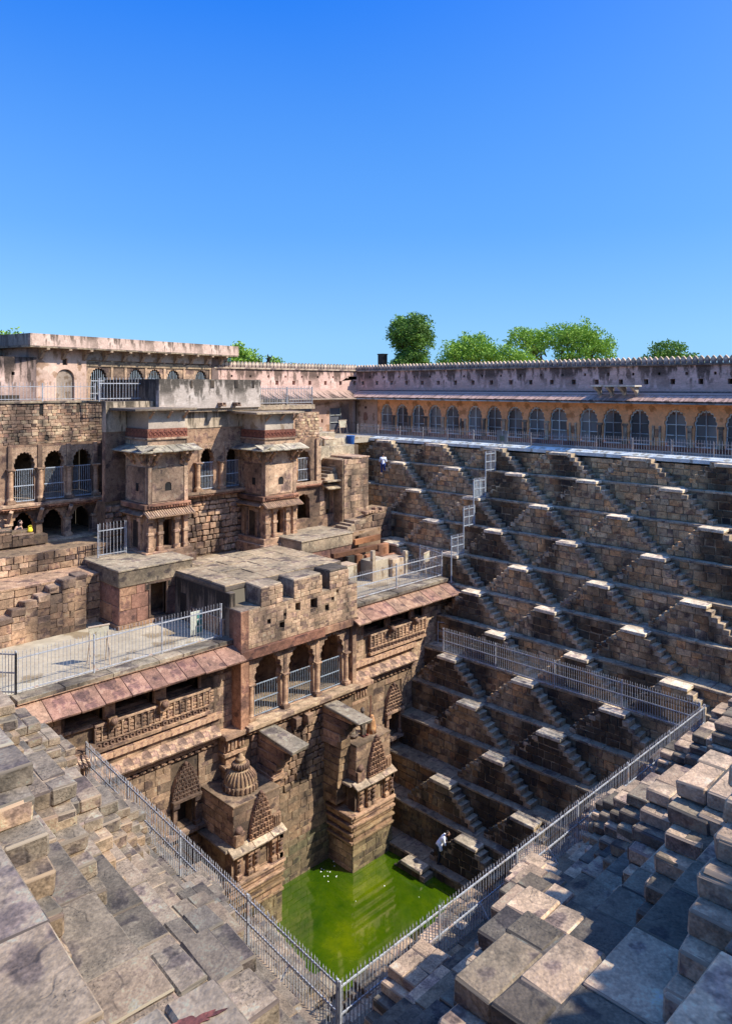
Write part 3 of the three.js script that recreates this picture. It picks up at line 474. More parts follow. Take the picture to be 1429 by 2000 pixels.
// ---------------------------------------------------------------- wings with verandahs either side
function wing(a0, a1, op, side, sh, low) {
  const o = W('verandah_wing', `palace wing with red slab awning ${side}`, 'palace wing', (a0 + a1) / 2, -20.9, 30), b = 30, sill = -9.95;
  const holes = op.map(([p, q]) => [p, q, sill, -8.85]), door = [sh.a - 0.42, sh.a + 0.42, sh.y - 2.85, sh.y - 1.55];
  part('wall_core', pierced(a0, a1, -21, -8.5, [...holes.map((h) => rect(...h)), rect(...door)], b + 0.06, 1.0, C.joint), M.stone, o);
  part('door_recess', box(door[0], door[1], door[2], door[3], 30.6, 30.8, C.dark), M.rough, o);
  part('inner_wall', [box(a0, a1, -10, -8.5, 33.2, 33.4, C.brown), box(a0, a1, -10, sill - 0.02, 31, 33.2, C.brown)], M.stone, o);
  facing(o, a0, a1, -9.6, -8.6, b, 4, { len: 0.6, holes, d1: 0.02 });
  facing(o, a0, a1, -12.9, -9.6, b, 11, { len: 0.6, holes: [...holes, [op[0][0], op[op.length - 1][1], -11.2, sill + 0.4], [a0, a1 - low, -12.75, -11.95]], d1: 0.02, color: ash });
  facing(o, a0, a1, -20.9, -12.9, b, 20, { color: stoneTints([[0.38, 0.29, 0.225], [0.34, 0.26, 0.205], [0.42, 0.32, 0.25], [0.31, 0.245, 0.2]], 0.1), len: 0.66, holes: [[door[0] - 0.3, door[1] + 0.3, door[2] - 0.2, sh.y]], d1: 0.022, k: 3 });
  op.forEach(([p, q], i) => { // sloping seat sill, pier, carved panel under it
    const s = block(0, q - p + 0.1, -0.12, 0, 0, 0.7, { c: tint(C.tan, 0.1), ch: 0.03, j: 0.02 }).rotateX(0.12); part('sill', s.translate(p - 0.05, sill + 0.03, -b - 0.6), M.stone, o);
    if (i) part('pillar', [box(op[i - 1][1] + 0.04, p - 0.04, sill, -8.85, b - 0.1, b + 0.35, C.tan), box(op[i - 1][1], p, -9.05, -8.85, b - 0.16, b + 0.4, C.brown)], M.stone, o);
    if (i) part('brackets_head', [box(op[i - 1][1] + 0.1, p - 0.1, sill - 0.3, sill + 0.15, b - 0.45, b, C.brown, { j: 0.04 }), dress(new THREE.IcosahedronGeometry(0.17, 1), C.tan).translate((op[i - 1][1] + p) / 2, sill, -b + 0.48)], M.carved, o);
    part('jamb', [box(p - 0.14, p, sill, -8.87, b - 0.04, b + 0.3, C.brown), box(q, q + 0.14, sill, -8.87, b - 0.04, b + 0.3, C.brown)], M.stone, o);
  });
  for (const [p, q] of sh.panels) {
    const pn = part('carved_panel', box(p, q, -11.1, -10.08, b - 0.12, b, C.brown), M.carved, o);
    part('panel_rail', [box(p - 0.04, q + 0.04, -10.1, -9.99, b - 0.25, b, C.pale), box(p - 0.04, q + 0.04, -10.82, -10.75, b - 0.2, b, C.tan), box(p - 0.04, q + 0.04, -11.2, -11.04, b - 0.22, b, C.tan)], M.stone, pn);
    const n = Math.round((q - p) / 0.3); for (let i = 0; i <= n; i++) { const x = mix(p, q, i / n); part('baluster', [box(x - 0.035, x + 0.035, -10.76, -10.09, b - 0.2, b - 0.1, C.pale, { j: 0.006 }), box(x - 0.06, x + 0.06, -10.2, -10.1, b - 0.22, b - 0.1, C.pale), ...[0, 1, 2, 3].map((k) => box(x + 0.06, x + 0.24, -10.7 + k * 0.15, -10.6 + k * 0.15, b - 0.12 - rr(0.02, 0.07), b - 0.1, C.tan, { j: 0.02 }))], M.stone, pn); if (i < n) part('medallion', dress(new THREE.TorusGeometry(0.085, 0.035, 4, 7), C.tan).translate(x + 0.15, -10.93, -b + 0.16), M.stone, pn); }
  }
  // the big roll cornice with its frieze
  const c0 = a0 + 0.1, c1 = a1 - low; moulding('ledge_block', o, c0, c1 + 0.3, [[0.12, -11.62], [0.18, -11.6], [0.18, -11.36], [0.08, -11.32]], b, C.tan);
  moulding('roll_cornice', o, c0, c1, [[0.1, -12.28], [0.5, -12.3], [0.56, -12.2], [0.5, -12.06], [0.36, -11.95], [0.12, -11.9]], b, C.pale); moulding('ledge_block', o, c0, c1, [[0.05, -12.44], [0.3, -12.44], [0.3, -12.3], [0.05, -12.3]], b, C.tan);
  dentils(o, c0, c1, -12.85, b, 0.2, 0.4, C.brown, 0.34, 'frieze');
  // shrine niche below
  pediment(o, sh.a, sh.y - 1.45, 1.5, 1.45, b, C.brown);
  part('niche_frame', [box(sh.a - 0.75, sh.a + 0.75, sh.y - 1.55, sh.y - 1.42, b - 0.3, b, C.tan, { j: 0.015 }), ...[-0.56, 0.56].flatMap((d) => [box(sh.a + d - 0.1, sh.a + d + 0.1, sh.y - 2.85, sh.y - 1.55, b - 0.16, b, C.tan), box(sh.a + d - 0.17, sh.a + d + 0.17, sh.y - 1.78, sh.y - 1.55, b - 0.27, b, C.brown), box(sh.a + d - 0.15, sh.a + d + 0.15, sh.y - 2.9, sh.y - 2.7, b - 0.22, b, C.tan)]), box(sh.a - 1.0, sh.a + 1.0, sh.y - 3.05, sh.y - 2.88, b - 0.4, b, C.pale, { j: 0.02 })], M.stone, o);
  // awning, coping and terrace
  const shade = stoneTints([[0.4, 0.255, 0.22], [0.37, 0.23, 0.205], [0.45, 0.31, 0.25]], 0.1);
  slabs('awning_slab', o, a0 - 0.3, a1 + (side.includes('left') ? 0 : 1.2), 29.98, -8.33, 28.82, -8.82, 10, 0.09, shade, M.stone);
  const cop = []; let x = a0 - 0.2; while (x < a1 - 0.1) { const l = Math.min(rr(1.1, 2.2), a1 - x); cop.push(box(x + 0.01, x + l - 0.01, -8.3, -8.08 + rr(-0.02, 0.01), 29.85, 30.6, tint([0.42, 0.39, 0.34], 0.1), { j: 0.012 })); x += l; } pieces('coping_stone', cop, M.rough, o);
  dentils(o, a0 - 0.2, a1, -8.34, 29.95, 0.12, 0.1, C.brown, 0.14, 'dentil_band');
  return o;
}
wing(11.2, 21.0, [[12.9, 14.5], [15.05, 16.8], [17.45, 19.1]], 'on the left below the railed terrace', { a: 18.4, y: -13.15, panels: [[14.1, 17.1], [17.15, 19.6]] }, 1.0);
wing(28.6, 37.2, [[29.8, 31.5], [31.95, 33.6], [34.0, 34.8]], 'on the right next to the stepped wall', { a: 32.2, y: -13.4, panels: [[30.2, 34.9]] }, 3.4);
for (const a of [20.75, 28.95]) { // small carved aedicules at the corners of the central block
  const o = W('carved_aedicule', a < 25 ? 'small carved stone panel under a ledge left of the balcony' : 'small carved stone panel under a ledge right of the balcony', 'carving', a, -14.4, 29.9);
  part('ledge', box(a - 0.75, a + 0.75, -12.42, -12.2, 29.1, 30, C.tan, { j: 0.02 }), M.stone, o); part('panel', box(a - 0.55, a + 0.6, -13.15, -12.42, 29.5, 30, C.brown), M.carved, o);
  for (let i = 0; i < 5; i++) part('figure', [box(a - 0.45 + i * 0.21, a - 0.33 + i * 0.21, -13.05, -12.65, 29.36, 29.55, C.tan, { j: 0.03 }), dress(new THREE.IcosahedronGeometry(0.07, 1), C.tan).translate(a - 0.39 + i * 0.21, -12.58, -29.42)], M.stone, o);
  part('lower_band', [box(a - 0.6, a + 0.65, -13.35, -13.18, 29.4, 30, C.tan), box(a - 0.4, a + 0.5, -13.8, -13.35, 29.6, 30, C.brown), box(a - 0.55, a + 0.6, -14.0, -13.8, 29.45, 30, C.tan, { j: 0.02 }), box(a - 0.4, a + 0.5, -14.5, -14.0, 29.6, 30, C.brown, { j: 0.02 })], M.carved, o);
}
{ // shell-ribbed awning at the far left end
  const o = W('shell_awning', 'ribbed shell-shaped stone awning over a low door at the left fence end', 'awning', 13, -11.6, 29.9);
  for (let i = 0; i < 12; i++) part('rib', dress(new THREE.SphereGeometry(0.16, 6, 5).scale(0.75, 0.7, 4.2).rotateX(0.35), tint(C.pale, 0.1)).translate(12 + i * 0.17, -10.95 - 0.1 * Math.pow((i - 5.5) / 5.5, 2), -29.5), M.stone, o);
  part('slab', box(11.8, 14.1, -10.95, -10.75, 29.5, 30.1, C.tan, { j: 0.03 }), M.stone, o); part('doorway', [box(12.4, 12.6, -12.2, -10.95, 29.75, 30, C.brown), box(13.4, 13.6, -12.2, -10.95, 29.75, 30, C.brown), box(12.6, 13.4, -12.2, -10.95, 29.9, 30, C.dark)], M.stone, o);
}
{ // things standing on the right-hand pier
  const o = W('idol_statue', 'dark weathered idol group with red feet on the right pier top', 'statue', 27.7, -14.4, 28.3), c = [0.16, 0.14, 0.13];
  part('figure', [lathe([[0, 0], [0.14, 0.02], [0.11, 0.3], [0.17, 0.55], [0.12, 0.72], [0.21, 0.98], [0.08, 1.16], [0.06, 1.2], [0.12, 1.27], [0.125, 1.36], [0.06, 1.46], [0, 1.5]], c, 10).translate(27.95, -14.4, -28.2), bar([27.8, -13.5, -28.15], [27.7, -13.85, -27.95], 0.05, c, 6), bar([28.1, -13.5, -28.15], [28.2, -13.8, -28.0], 0.05, c, 6), bar([27.87, -14.4, -28.12], [27.9, -13.8, -28.18], 0.07, c, 6), bar([28.04, -14.4, -28.1], [28.0, -13.8, -28.18], 0.07, c, 6)], M.stone, o);
  part('feet', [box(27.78, 27.92, -14.4, -14.32, 27.95, 28.2, [0.4, 0.1, 0.08]), box(28.0, 28.14, -14.4, -14.32, 27.95, 28.2, [0.4, 0.1, 0.08])], M.stone, o, 'red painted feet');
  part('seated_figure', [lathe([[0, 0], [0.3, 0.02], [0.28, 0.25], [0.17, 0.5], [0.2, 0.66], [0.08, 0.78], [0.11, 0.88], [0.1, 0.98], [0, 1.06]], [0.22, 0.19, 0.17], 10).translate(27.45, -14.4, -28.5), dress(new THREE.TorusGeometry(0.22, 0.08, 5, 10, Math.PI).rotateX(Math.PI / 2), [0.22, 0.19, 0.17]).translate(27.45, -14.28, -28.4)], M.stone, o);
  part('staff', bar([28.35, -14.4, -28.05], [28.4, -12.4, -28.05], 0.03, [0.3, 0.12, 0.08], 6), M.stone, o, 'rusty staff');
  const p = W('ribbed_stone', 'orange stained ribbed stone stump beside the rusty staff', 'stone', 28.5, -14.4, 28.1);
  part('stump', lathe([[0, 0], [0.26, 0], [0.25, 0.3], [0.18, 0.7], [0.1, 0.92], [0, 0.96]], [0.6, 0.36, 0.2], 10).translate(28.52, -14.4, -28.1), M.stone, p); for (let i = 0; i < 6; i++) part('rib', bar([28.52 + 0.26 * Math.cos(i), -14.4, -28.1 + 0.26 * Math.sin(i)], [28.52 + 0.1 * Math.cos(i), -13.5, -28.1 + 0.1 * Math.sin(i)], 0.03, C.pale, 5), M.stone, p);
}
// ---------------------------------------------------------------- terraces and rooms half way up
{
  const o = W('palace_terrace', 'pale plastered open terrace floor behind the left railing', 'terrace', 16, -8.6, 33);
  part('floor', box(9.5, 21, -8.5, -8.16, 30.55, 37.6, [0.66, 0.54, 0.42], { us: 0.11, st: (x, y, z) => 0.72 + 0.4 * n2(x * 0.9, z * 0.9, 61) + 0.14 * n2(x * 4, z * 4, 63) }), M.wash, o);
  const p = W('palace_terrace', 'stone terrace floor behind the right railing above the slab awning', 'terrace', 33.5, -8.8, 33);
  part('floor', box(28.6, 37.4, -8.8, -8.2, 30.55, 36.4, [0.62, 0.5, 0.39], { us: 0.11, st: (x, y, z) => 0.7 + 0.5 * n2(x * 0.9, z * 0.9, 61) }), M.wash, p);
}
function roofRoom(a0, a1, b0, b1, y0, y1, which, label, door) {
  const o = W('roof_room', label, 'room', (a0 + a1) / 2, y0, b0), rd = stoneTints([[0.37, 0.22, 0.19], [0.34, 0.205, 0.185], [0.44, 0.29, 0.22]], 0.1);
  const hs = door ? [[door - 0.45, door + 0.45, y0 + 0.28, y1 - 0.98]] : [];
  part('wall_core', pierced(a0 + 0.02, a1 - 0.02, y0, y1 - 0.6, hs.map((h) => rect(...h)), b0 + 0.05, 0.3, C.joint), M.stone, o);
  part('inner_wall', [box(a0 + 0.1, a1 - 0.1, y0, y1 - 0.6, b0 + 1.6, b1, C.brown), box(a0 + 0.04, a0 + 0.3, y0, y1 - 0.6, b0 + 0.36, b1, C.joint), box(a1 - 0.3, a1 - 0.03, y0, y1 - 0.6, b0 + 0.36, b1, C.joint)], M.stone, o);
  facing(o, a0, a1, y0 + 0.2, y1 - 0.85, b0, 3, { name: 'sandstone_panel', len: 1.15, holes: hs, color: rd, d1: 0.012, gap: 0.012, j: 0.004 });
  sideFacing(o, a0, b0, b1, y0 + 0.2, y1 - 0.85, 2, { len: 1.0, color: rd, d1: 0.012 });
  part('base_band', box(a0 - 0.08, a1 + 0.08, y0, y0 + 0.2, b0 - 0.08, b1, C.brown), M.stone, o);
  part('fascia', box(a0 - 0.06, a1 + 0.06, y1 - 0.86, y1 - 0.09, b0 - 0.06, b1, [0.42, 0.37, 0.31], { j: 0.02, ch: 0.04, st: (x, y, z) => 0.45 + 0.9 * step(0.35, 0.7, n2(x * 2.5 + z, y * 2.5 + z * 2, 65)) }), M.rough, o);
  part('roof_slab', box(a0 - 0.1, a1 + 0.1, y1 - 0.09, y1, b0 - 0.1, b1 + 0.3, [0.47, 0.43, 0.37], { st: (x, y, z) => 0.75 + 0.4 * n2(x, z, 67) }), M.rough, o);
  if (door) { for (const s of [-0.62, 0.62]) part('lamp_niche', [box(door + s - 0.12, door + s + 0.12, y1 - 1.25, y1 - 0.9, b0 - 0.05, b0 + 0.01, C.pale), box(door + s - 0.07, door + s + 0.07, y1 - 1.2, y1 - 0.97, b0 - 0.07, b0 - 0.04, C.dark)], M.stone, o); part('door_frame', [box(door - 0.55, door - 0.45, y0 + 0.28, y1 - 0.95, b0 - 0.05, b0 + 0.2, C.tan), box(door + 0.45, door + 0.55, y0 + 0.28, y1 - 0.95, b0 - 0.05, b0 + 0.2, C.tan), box(door - 0.6, door + 0.6, y1 - 0.97, y1 - 0.86, b0 - 0.07, b0 + 0.2, C.tan)], M.stone, o); }
  return o;
}
roofRoom(17.85, 21.95, 35.15, 38.6, -8.15, -5.2, 'left', 'flat roofed red sandstone room with a dark doorway on the left terrace', 20.0);
roofRoom(29.7, 33.9, 35.2, 38, -8.2, -5.45, 'right', 'flat roofed stained stone room behind the central block roof', 0);
{ // doorway boards at the end of the left terrace, and the sheltered orange walls on the right terrace
  const o = W('orange_shelter', 'orange plastered roofless walls with dark openings on the right terrace', 'shelter', 33.5, -8.2, 34.6), or = [0.62, 0.26, 0.12];
  part('back_wall', pierced(31.6, 37.3, -8.2, -5.7, [rect(33.4, 35.2, -7.2, -6.0)], 35.9, 0.3, [0.52, 0.33, 0.22]), M.wash, o);
  part('beam', box(31.7, 35.6, -6.75, -6.45, 34.5, 34.8, or), M.wash, o); part('beam', box(34.0, 36.4, -6.3, -5.95, 35.0, 35.2, or, { j: 0.03 }), M.wash, o);
  for (const [x0, x1, y1, z] of [[34.4, 35.6, -6.9, 34.3], [35.6, 36.9, -7.15, 34.0], [36.2, 37.2, -6.6, 35.0]]) part('low_wall', box(x0, x1, -8.2, y1, z, z + 0.35, tint([0.56, 0.25, 0.14], 0.15), { j: 0.03, ch: 0.03 }), M.wash, o);
  part('pier', box(32.7, 33.3, -8.2, -6.75, 34.3, 34.8, C.dark), M.wash, o); part('pier', box(33.4, 33.9, -8.2, -6.75, 34.2, 34.7, or), M.wash, o);
  const w = W('plastered_block', 'pale plastered low block with small square holes behind the right railing', 'block', 31.2, -8.2, 33); part('body', pierced(30.1, 32.3, -8.2, -6.95, [rect(30.7, 30.9, -8.0, -7.8), rect(31.5, 31.7, -7.9, -7.7)], 33.1, 0.9, [0.74, 0.62, 0.5]), M.wash, w); part('top', box(30.08, 32.32, -6.96, -6.9, 33.08, 34.02, [0.7, 0.5, 0.38]), M.wash, w);
  const v = W('plastered_block', 'second, browner plastered block beside the easel sign on the right terrace', 'block', 34.5, -8.2, 33); part('body', [box(33.6, 35.0, -8.2, -7.0, 33.0, 34.1, [0.7, 0.57, 0.45])], M.wash, v); part('body', box(35.2, 36.5, -8.2, -7.1, 32.8, 33.9, [0.68, 0.5, 0.38]), M.wash, v); part('post', box(33.5, 33.75, -8.2, -6.3, 32.9, 33.15, [0.72, 0.55, 0.42]), M.wash, v); part('post', box(36.3, 36.55, -8.2, -6.7, 32.7, 32.95, [0.74, 0.6, 0.48]), M.wash, v);
}
{ // stepped wall on the left of the terrace
  const o = W('rear_retaining_wall', 'weathered masonry wall with a stepped top behind the left terrace', 'wall', 14, -8.3, 37.2), n = [];
  part('mortar_bed', [box(5, 18.2, -8.6, -5.72, 37.3, 40, C.joint), box(18.2, 19.6, -8.6, -5.3, 38.65, 40, C.joint), box(5, 19.5, -6, -4.66, 39.46, 43, C.joint)], M.rough, o);
  facing(o, 6.5, 19.5, -6, -4.62, 39.4, 4, { len: 0.6, d1: 0.05, gap: 0.015, j: 0.02 }); facing(o, 6.5, 18.1, -8.3, -5.74, 37.25, 6, { len: 0.75, color: tans, d1: 0.05, gap: 0.02, j: 0.02 });
  part('ledge_slab', box(5, 18.1, -5.76, -5.64, 37.2, 39.46, C.tan, { j: 0.01 }), M.rough, o);
  const s = W('wall_stairway', 'stone stair ramp climbing right along the wall behind the left terrace', 'stairway', 13.5, -8.3, 36.7);
  for (let i = 0; i < 8; i++) { const x = 12.0 + i * 0.6, y = -7.0 + i * 0.24; part('step', box(x, x + 0.68, y - 0.36, y + rr(-0.1, 0.06), 36.5 + rr(-0.05, 0.15), 37.24, tint(C.pale, 0.14), { j: 0.045, ch: 0.04 }), M.stone, s); facing(s, x, x + 0.62, -8.2, y - 0.35, 36.56, Math.max(1, Math.round((y + 7.85) / 0.38)), { len: 0.5, d1: 0.04, j: 0.015 }); }
  part('masonry_core', box(12.05, 16.7, -8.3, -7.6, 36.6, 37.24, C.joint), M.rough, s);
  const q = W('low_parapet', 'low rubble parapet below the left lower arcade', 'wall', 15.7, -4.6, 41.4); part('core', [box(12, 16.0, -4.6, -3.75, 41.45, 41.95, C.joint), box(16.0, 16.9, -4.6, -4.1, 41.45, 42, C.joint)], M.rough, q);
  facing(q, 12, 15.0, -4.55, -3.6, 41.4, 3, { len: 0.5 }); facing(q, 15.0, 16.1, -4.55, -3.95, 41.35, 2, { len: 0.5 }); part('coping', box(12, 15.0, -3.75, -3.62, 41.35, 42, C.grey, { j: 0.02 }), M.rough, q); part('coping', box(15.0, 16.1, -4.0, -3.9, 41.3, 42, C.pale, { j: 0.02 }), M.rough, q);
}
// ---------------------------------------------------------------- the two-storey left arcade
{
  const o = W('arcade_wing', 'two-storey left palace wing with six cusped arches and rubble upper wall', 'palace wing', 17, -4.6, 42.6), b = 42.6;
  const up = [16.07, 17.72, 19.33], lo = [16.02, 17.66, 19.28];
  part('arch_wall', pierced(11, 20.6, -2.45, 0.75, up.map((c) => arch(c, -2.42, 1.16, -0.55, 0.36, 9)), b, 0.4, C.tan), M.stone, o);
  part('upper_core', box(11, 20.6, 0.75, 3.02, b + 0.06, b + 1.5, C.joint), M.rough, o);
  const rub = stoneTints([C.pale, C.tan, [0.58, 0.4, 0.31], [0.66, 0.55, 0.43], C.pale, [0.5, 0.42, 0.34]], 0.08);
  const hl = [[13.9, 14.1, 0.95, 1.2], [15.6, 15.8, 0.95, 1.2], [17.2, 17.4, 0.95, 1.2], [14.4, 14.6, 2.45, 3], [16.9, 17.1, 2.4, 3], [19.0, 19.2, 2.45, 3]];
  facing(o, 12, 20.6, 0.75, 3.0, b, 13, { len: 0.34, color: rub, holes: hl, d1: 0.035, j: 0.018, gap: 0.008 });
  for (const h of hl.slice(0, 3)) part('putlog_hole', box(h[0], h[1], h[2], h[3], b + 0.02, b + 0.1, C.dark), M.rough, o);
  for (const h of hl.slice(3)) part('rain_spout_slot', box(h[0], h[1], h[2], h[3], b + 0.01, b + 0.1, C.dark), M.rough, o);
  part('coping', box(11, 20.7, 3.0, 3.12, b - 0.1, b + 2, C.grey, { j: 0.01 }), M.rough, o);
  for (const c of up) { const fr = arch(c, -1, 1.16, -0.55, 0.36, 9).slice(1, -1); part('carved_spandrel', extrude(toPath([[c - 0.68, -0.6], [c - 0.68, 0.6], [c + 0.68, 0.6], [c + 0.68, -0.6], ...fr.slice().reverse()], THREE.Shape), 0.05, C.pale, { us: 1.2 }).translate(0, 0, -b), M.carved, o); grille(o, c - 0.56, c + 0.56, -2.4, -0.62, b + 0.02, 10, [0.62, 0.68, 0.72]); }
  for (const a of [15.3, 16.9, 18.53, 20.12]) { column(o, a, -2.44, -0.55, b - 0.12, 0.15, C.tan); part('pilaster', box(a - 0.12, a + 0.12, -0.55, 0.72, b - 0.09, b, C.tan), M.stone, o); }
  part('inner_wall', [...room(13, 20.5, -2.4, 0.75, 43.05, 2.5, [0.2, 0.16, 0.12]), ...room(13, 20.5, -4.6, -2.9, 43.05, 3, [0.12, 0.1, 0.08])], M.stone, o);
  part('ledge_slab', box(11, 20.6, -2.62, -2.46, b - 0.5, b + 0.4, C.pale, { j: 0.008 }), M.stone, o); dentils(o, 11, 20.6, -2.84, b - 0.15, 0.3, 0.22, [0.55, 0.32, 0.24], 0.18);
  // lower storey: heavier stepped bracket arches
  const stepArch = (c, w) => [[c - w / 2, -4.6], [c - w / 2, -3.55], [c - w * 0.44, -3.55], [c - w * 0.44, -3.38], [c - w * 0.36, -3.36], [c - w * 0.34, -3.2], [c - w * 0.24, -3.17], [c - w * 0.2, -3.05], [c - 0.04, -2.98], [c + 0.04, -2.98], [c + w * 0.2, -3.05], [c + w * 0.24, -3.17], [c + w * 0.34, -3.2], [c + w * 0.36, -3.36], [c + w * 0.44, -3.38], [c + w * 0.44, -3.55], [c + w / 2, -3.55], [c + w / 2, -4.6]];
  part('arch_wall', pierced(11, 20.6, -4.62, -2.83, lo.map((c) => stepArch(c, 1.2)), b, 0.35, C.tan), M.stone, o);
  for (const a of [15.2, 16.84, 18.47, 20.1]) part('pillar', [box(a - 0.17, a + 0.17, -4.6, -3.5, b - 0.12, b + 0.3, C.pale), box(a - 0.24, a + 0.24, -4.6, -4.38, b - 0.18, b + 0.3, C.pale), box(a - 0.23, a + 0.23, -3.62, -3.48, b - 0.2, b + 0.3, C.pale), beam([a, -3.45, -b + 0.08], [a, -2.78, -b + 0.55], 0.22, 0.2, C.pale)], M.stone, o);
  part('floor_slab', box(11, 20.6, -4.75, -4.58, 41.9, 46, C.lime), M.stone, o);
}
// ---------------------------------------------------------------- wall between and behind the towers, its parapet
{
  const o = W('tower_curtain_wall', 'tall stained wall with two grilled arches between the towers', 'wall', 26, -6.5, 40), b = 40;
  const ar = [[26.1, 1.0], [28.0, 1.0]], holes = ar.map(([c, w]) => arch(c, -2.45, w, -0.7, 0.15, 9));
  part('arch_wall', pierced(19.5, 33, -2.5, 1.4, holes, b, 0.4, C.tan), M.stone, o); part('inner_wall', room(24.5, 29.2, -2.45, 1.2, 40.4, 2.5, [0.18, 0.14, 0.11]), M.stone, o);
  part('mortar_bed', box(19.5, 33, -6.6, -2.5, b + 0.08, b + 1, [0.2, 0.15, 0.11]), M.rough, o);
  facing(o, 19.5, 30, -6.4, -2.72, b, 10, { len: 0.46, d1: 0.1, gap: 0.026, j: 0.03, ch: 0.035, color: stoneTints([C.pale, [0.6, 0.42, 0.32], C.tan], 0.14) });
  for (const [c, w] of ar) { const fr = arch(c, -1, w, -0.7, 0.15, 9).slice(1, -1); part('carved_spandrel', extrude(toPath([[c - 0.62, -0.75], [c - 0.62, 0.45], [c + 0.62, 0.45], [c + 0.62, -0.75], ...fr.slice().reverse()], THREE.Shape), 0.05, C.pale, { us: 1.2 }).translate(0, 0, -b), M.carved, o); grille(o, c - 0.5, c + 0.5, -2.42, -0.75, b + 0.03, 9, [0.62, 0.68, 0.74]); }
  for (const a of [25.35, 27.05, 28.75]) column(o, a, -2.48, -0.7, b - 0.16, 0.16, C.tan);
  part('ledge_slab', box(23, 29, -2.62, -2.48, b - 0.55, b + 0.3, C.pale), M.stone, o); dentils(o, 23, 29, -2.84, b - 0.2, 0.3, 0.22, [0.5, 0.3, 0.22], 0.18);
  part('stained_upper_wall', dress(extrude(toPath(rect(19.5, 32.6, 1.4, 3.1), THREE.Shape), 0.5, [0.62, 0.5, 0.38], { us: 1 / 4 }).translate(0, 0, -b - 0.45), [0.66, 0.52, 0.4], 0.25), M.plaster, o);
  const p = W('roof_parapet', 'pink plaster parapet block with black streaks and slots above the towers', 'parapet', 26, 2.7, 39.5);
  const front = extrude(toPath(rect(22.5, 29.8, 2.62, 4.38), THREE.Shape), 0.35, [0.66, 0.55, 0.5]).translate(0, 0, -39.8); planeUv(front, 22.5, 2.55, 1 / 5.2, 1 / 1.95); part('front_panel', front, M.plaster, p);
  const side = extrude(toPath(rect(-46.2, -39.8, 2.62, 4.38), THREE.Shape), 0.3, [0.17, 0.14, 0.12]).rotateY(-Math.PI / 2).translate(22.8, 0, 0); { const P = side.attributes.position, U = side.attributes.uv; for (let i = 0; i < P.count; i++) U.setXY(i, P.getZ(i) / 3.2, (P.getY(i) - 2.55) / 1.83); } part('side_panel', side, M.plaster, p);
  for (const [x, w] of [[24.6, 0.14], [26.0, 0.26], [27.75, 0.26], [29.1, 0.2]]) part('slot', box(x, x + w, 3.85, 4.33, 39.42, 39.5, C.dark, { ch: 0.005 }), M.rough, p);
  for (const x of [26.5, 27.6]) part('rain_spout', [box(x, x + 0.3, 2.72, 2.82, 38.9, 39.5, C.brown), box(x, x + 0.08, 2.82, 2.95, 38.95, 39.5, C.brown), box(x + 0.22, x + 0.3, 2.82, 2.95, 38.95, 39.5, C.brown)], M.stone, p);
  part('roof_fill', box(22.6, 34.6, 2.4, 2.7, 39.6, 50, C.grey), M.rough, p); part('roof_fill', box(10, 22.6, 2.7, 3.05, 42.8, 50, [0.5, 0.42, 0.36]), M.rough, p);
}
function planeUv(g, x0, y0, ku, kv) { const P = g.attributes.position, U = g.attributes.uv; for (let i = 0; i < P.count; i++) U.setXY(i, (P.getX(i) - x0 + P.getZ(i) * 0.3) * ku, (P.getY(i) - y0) * kv); }
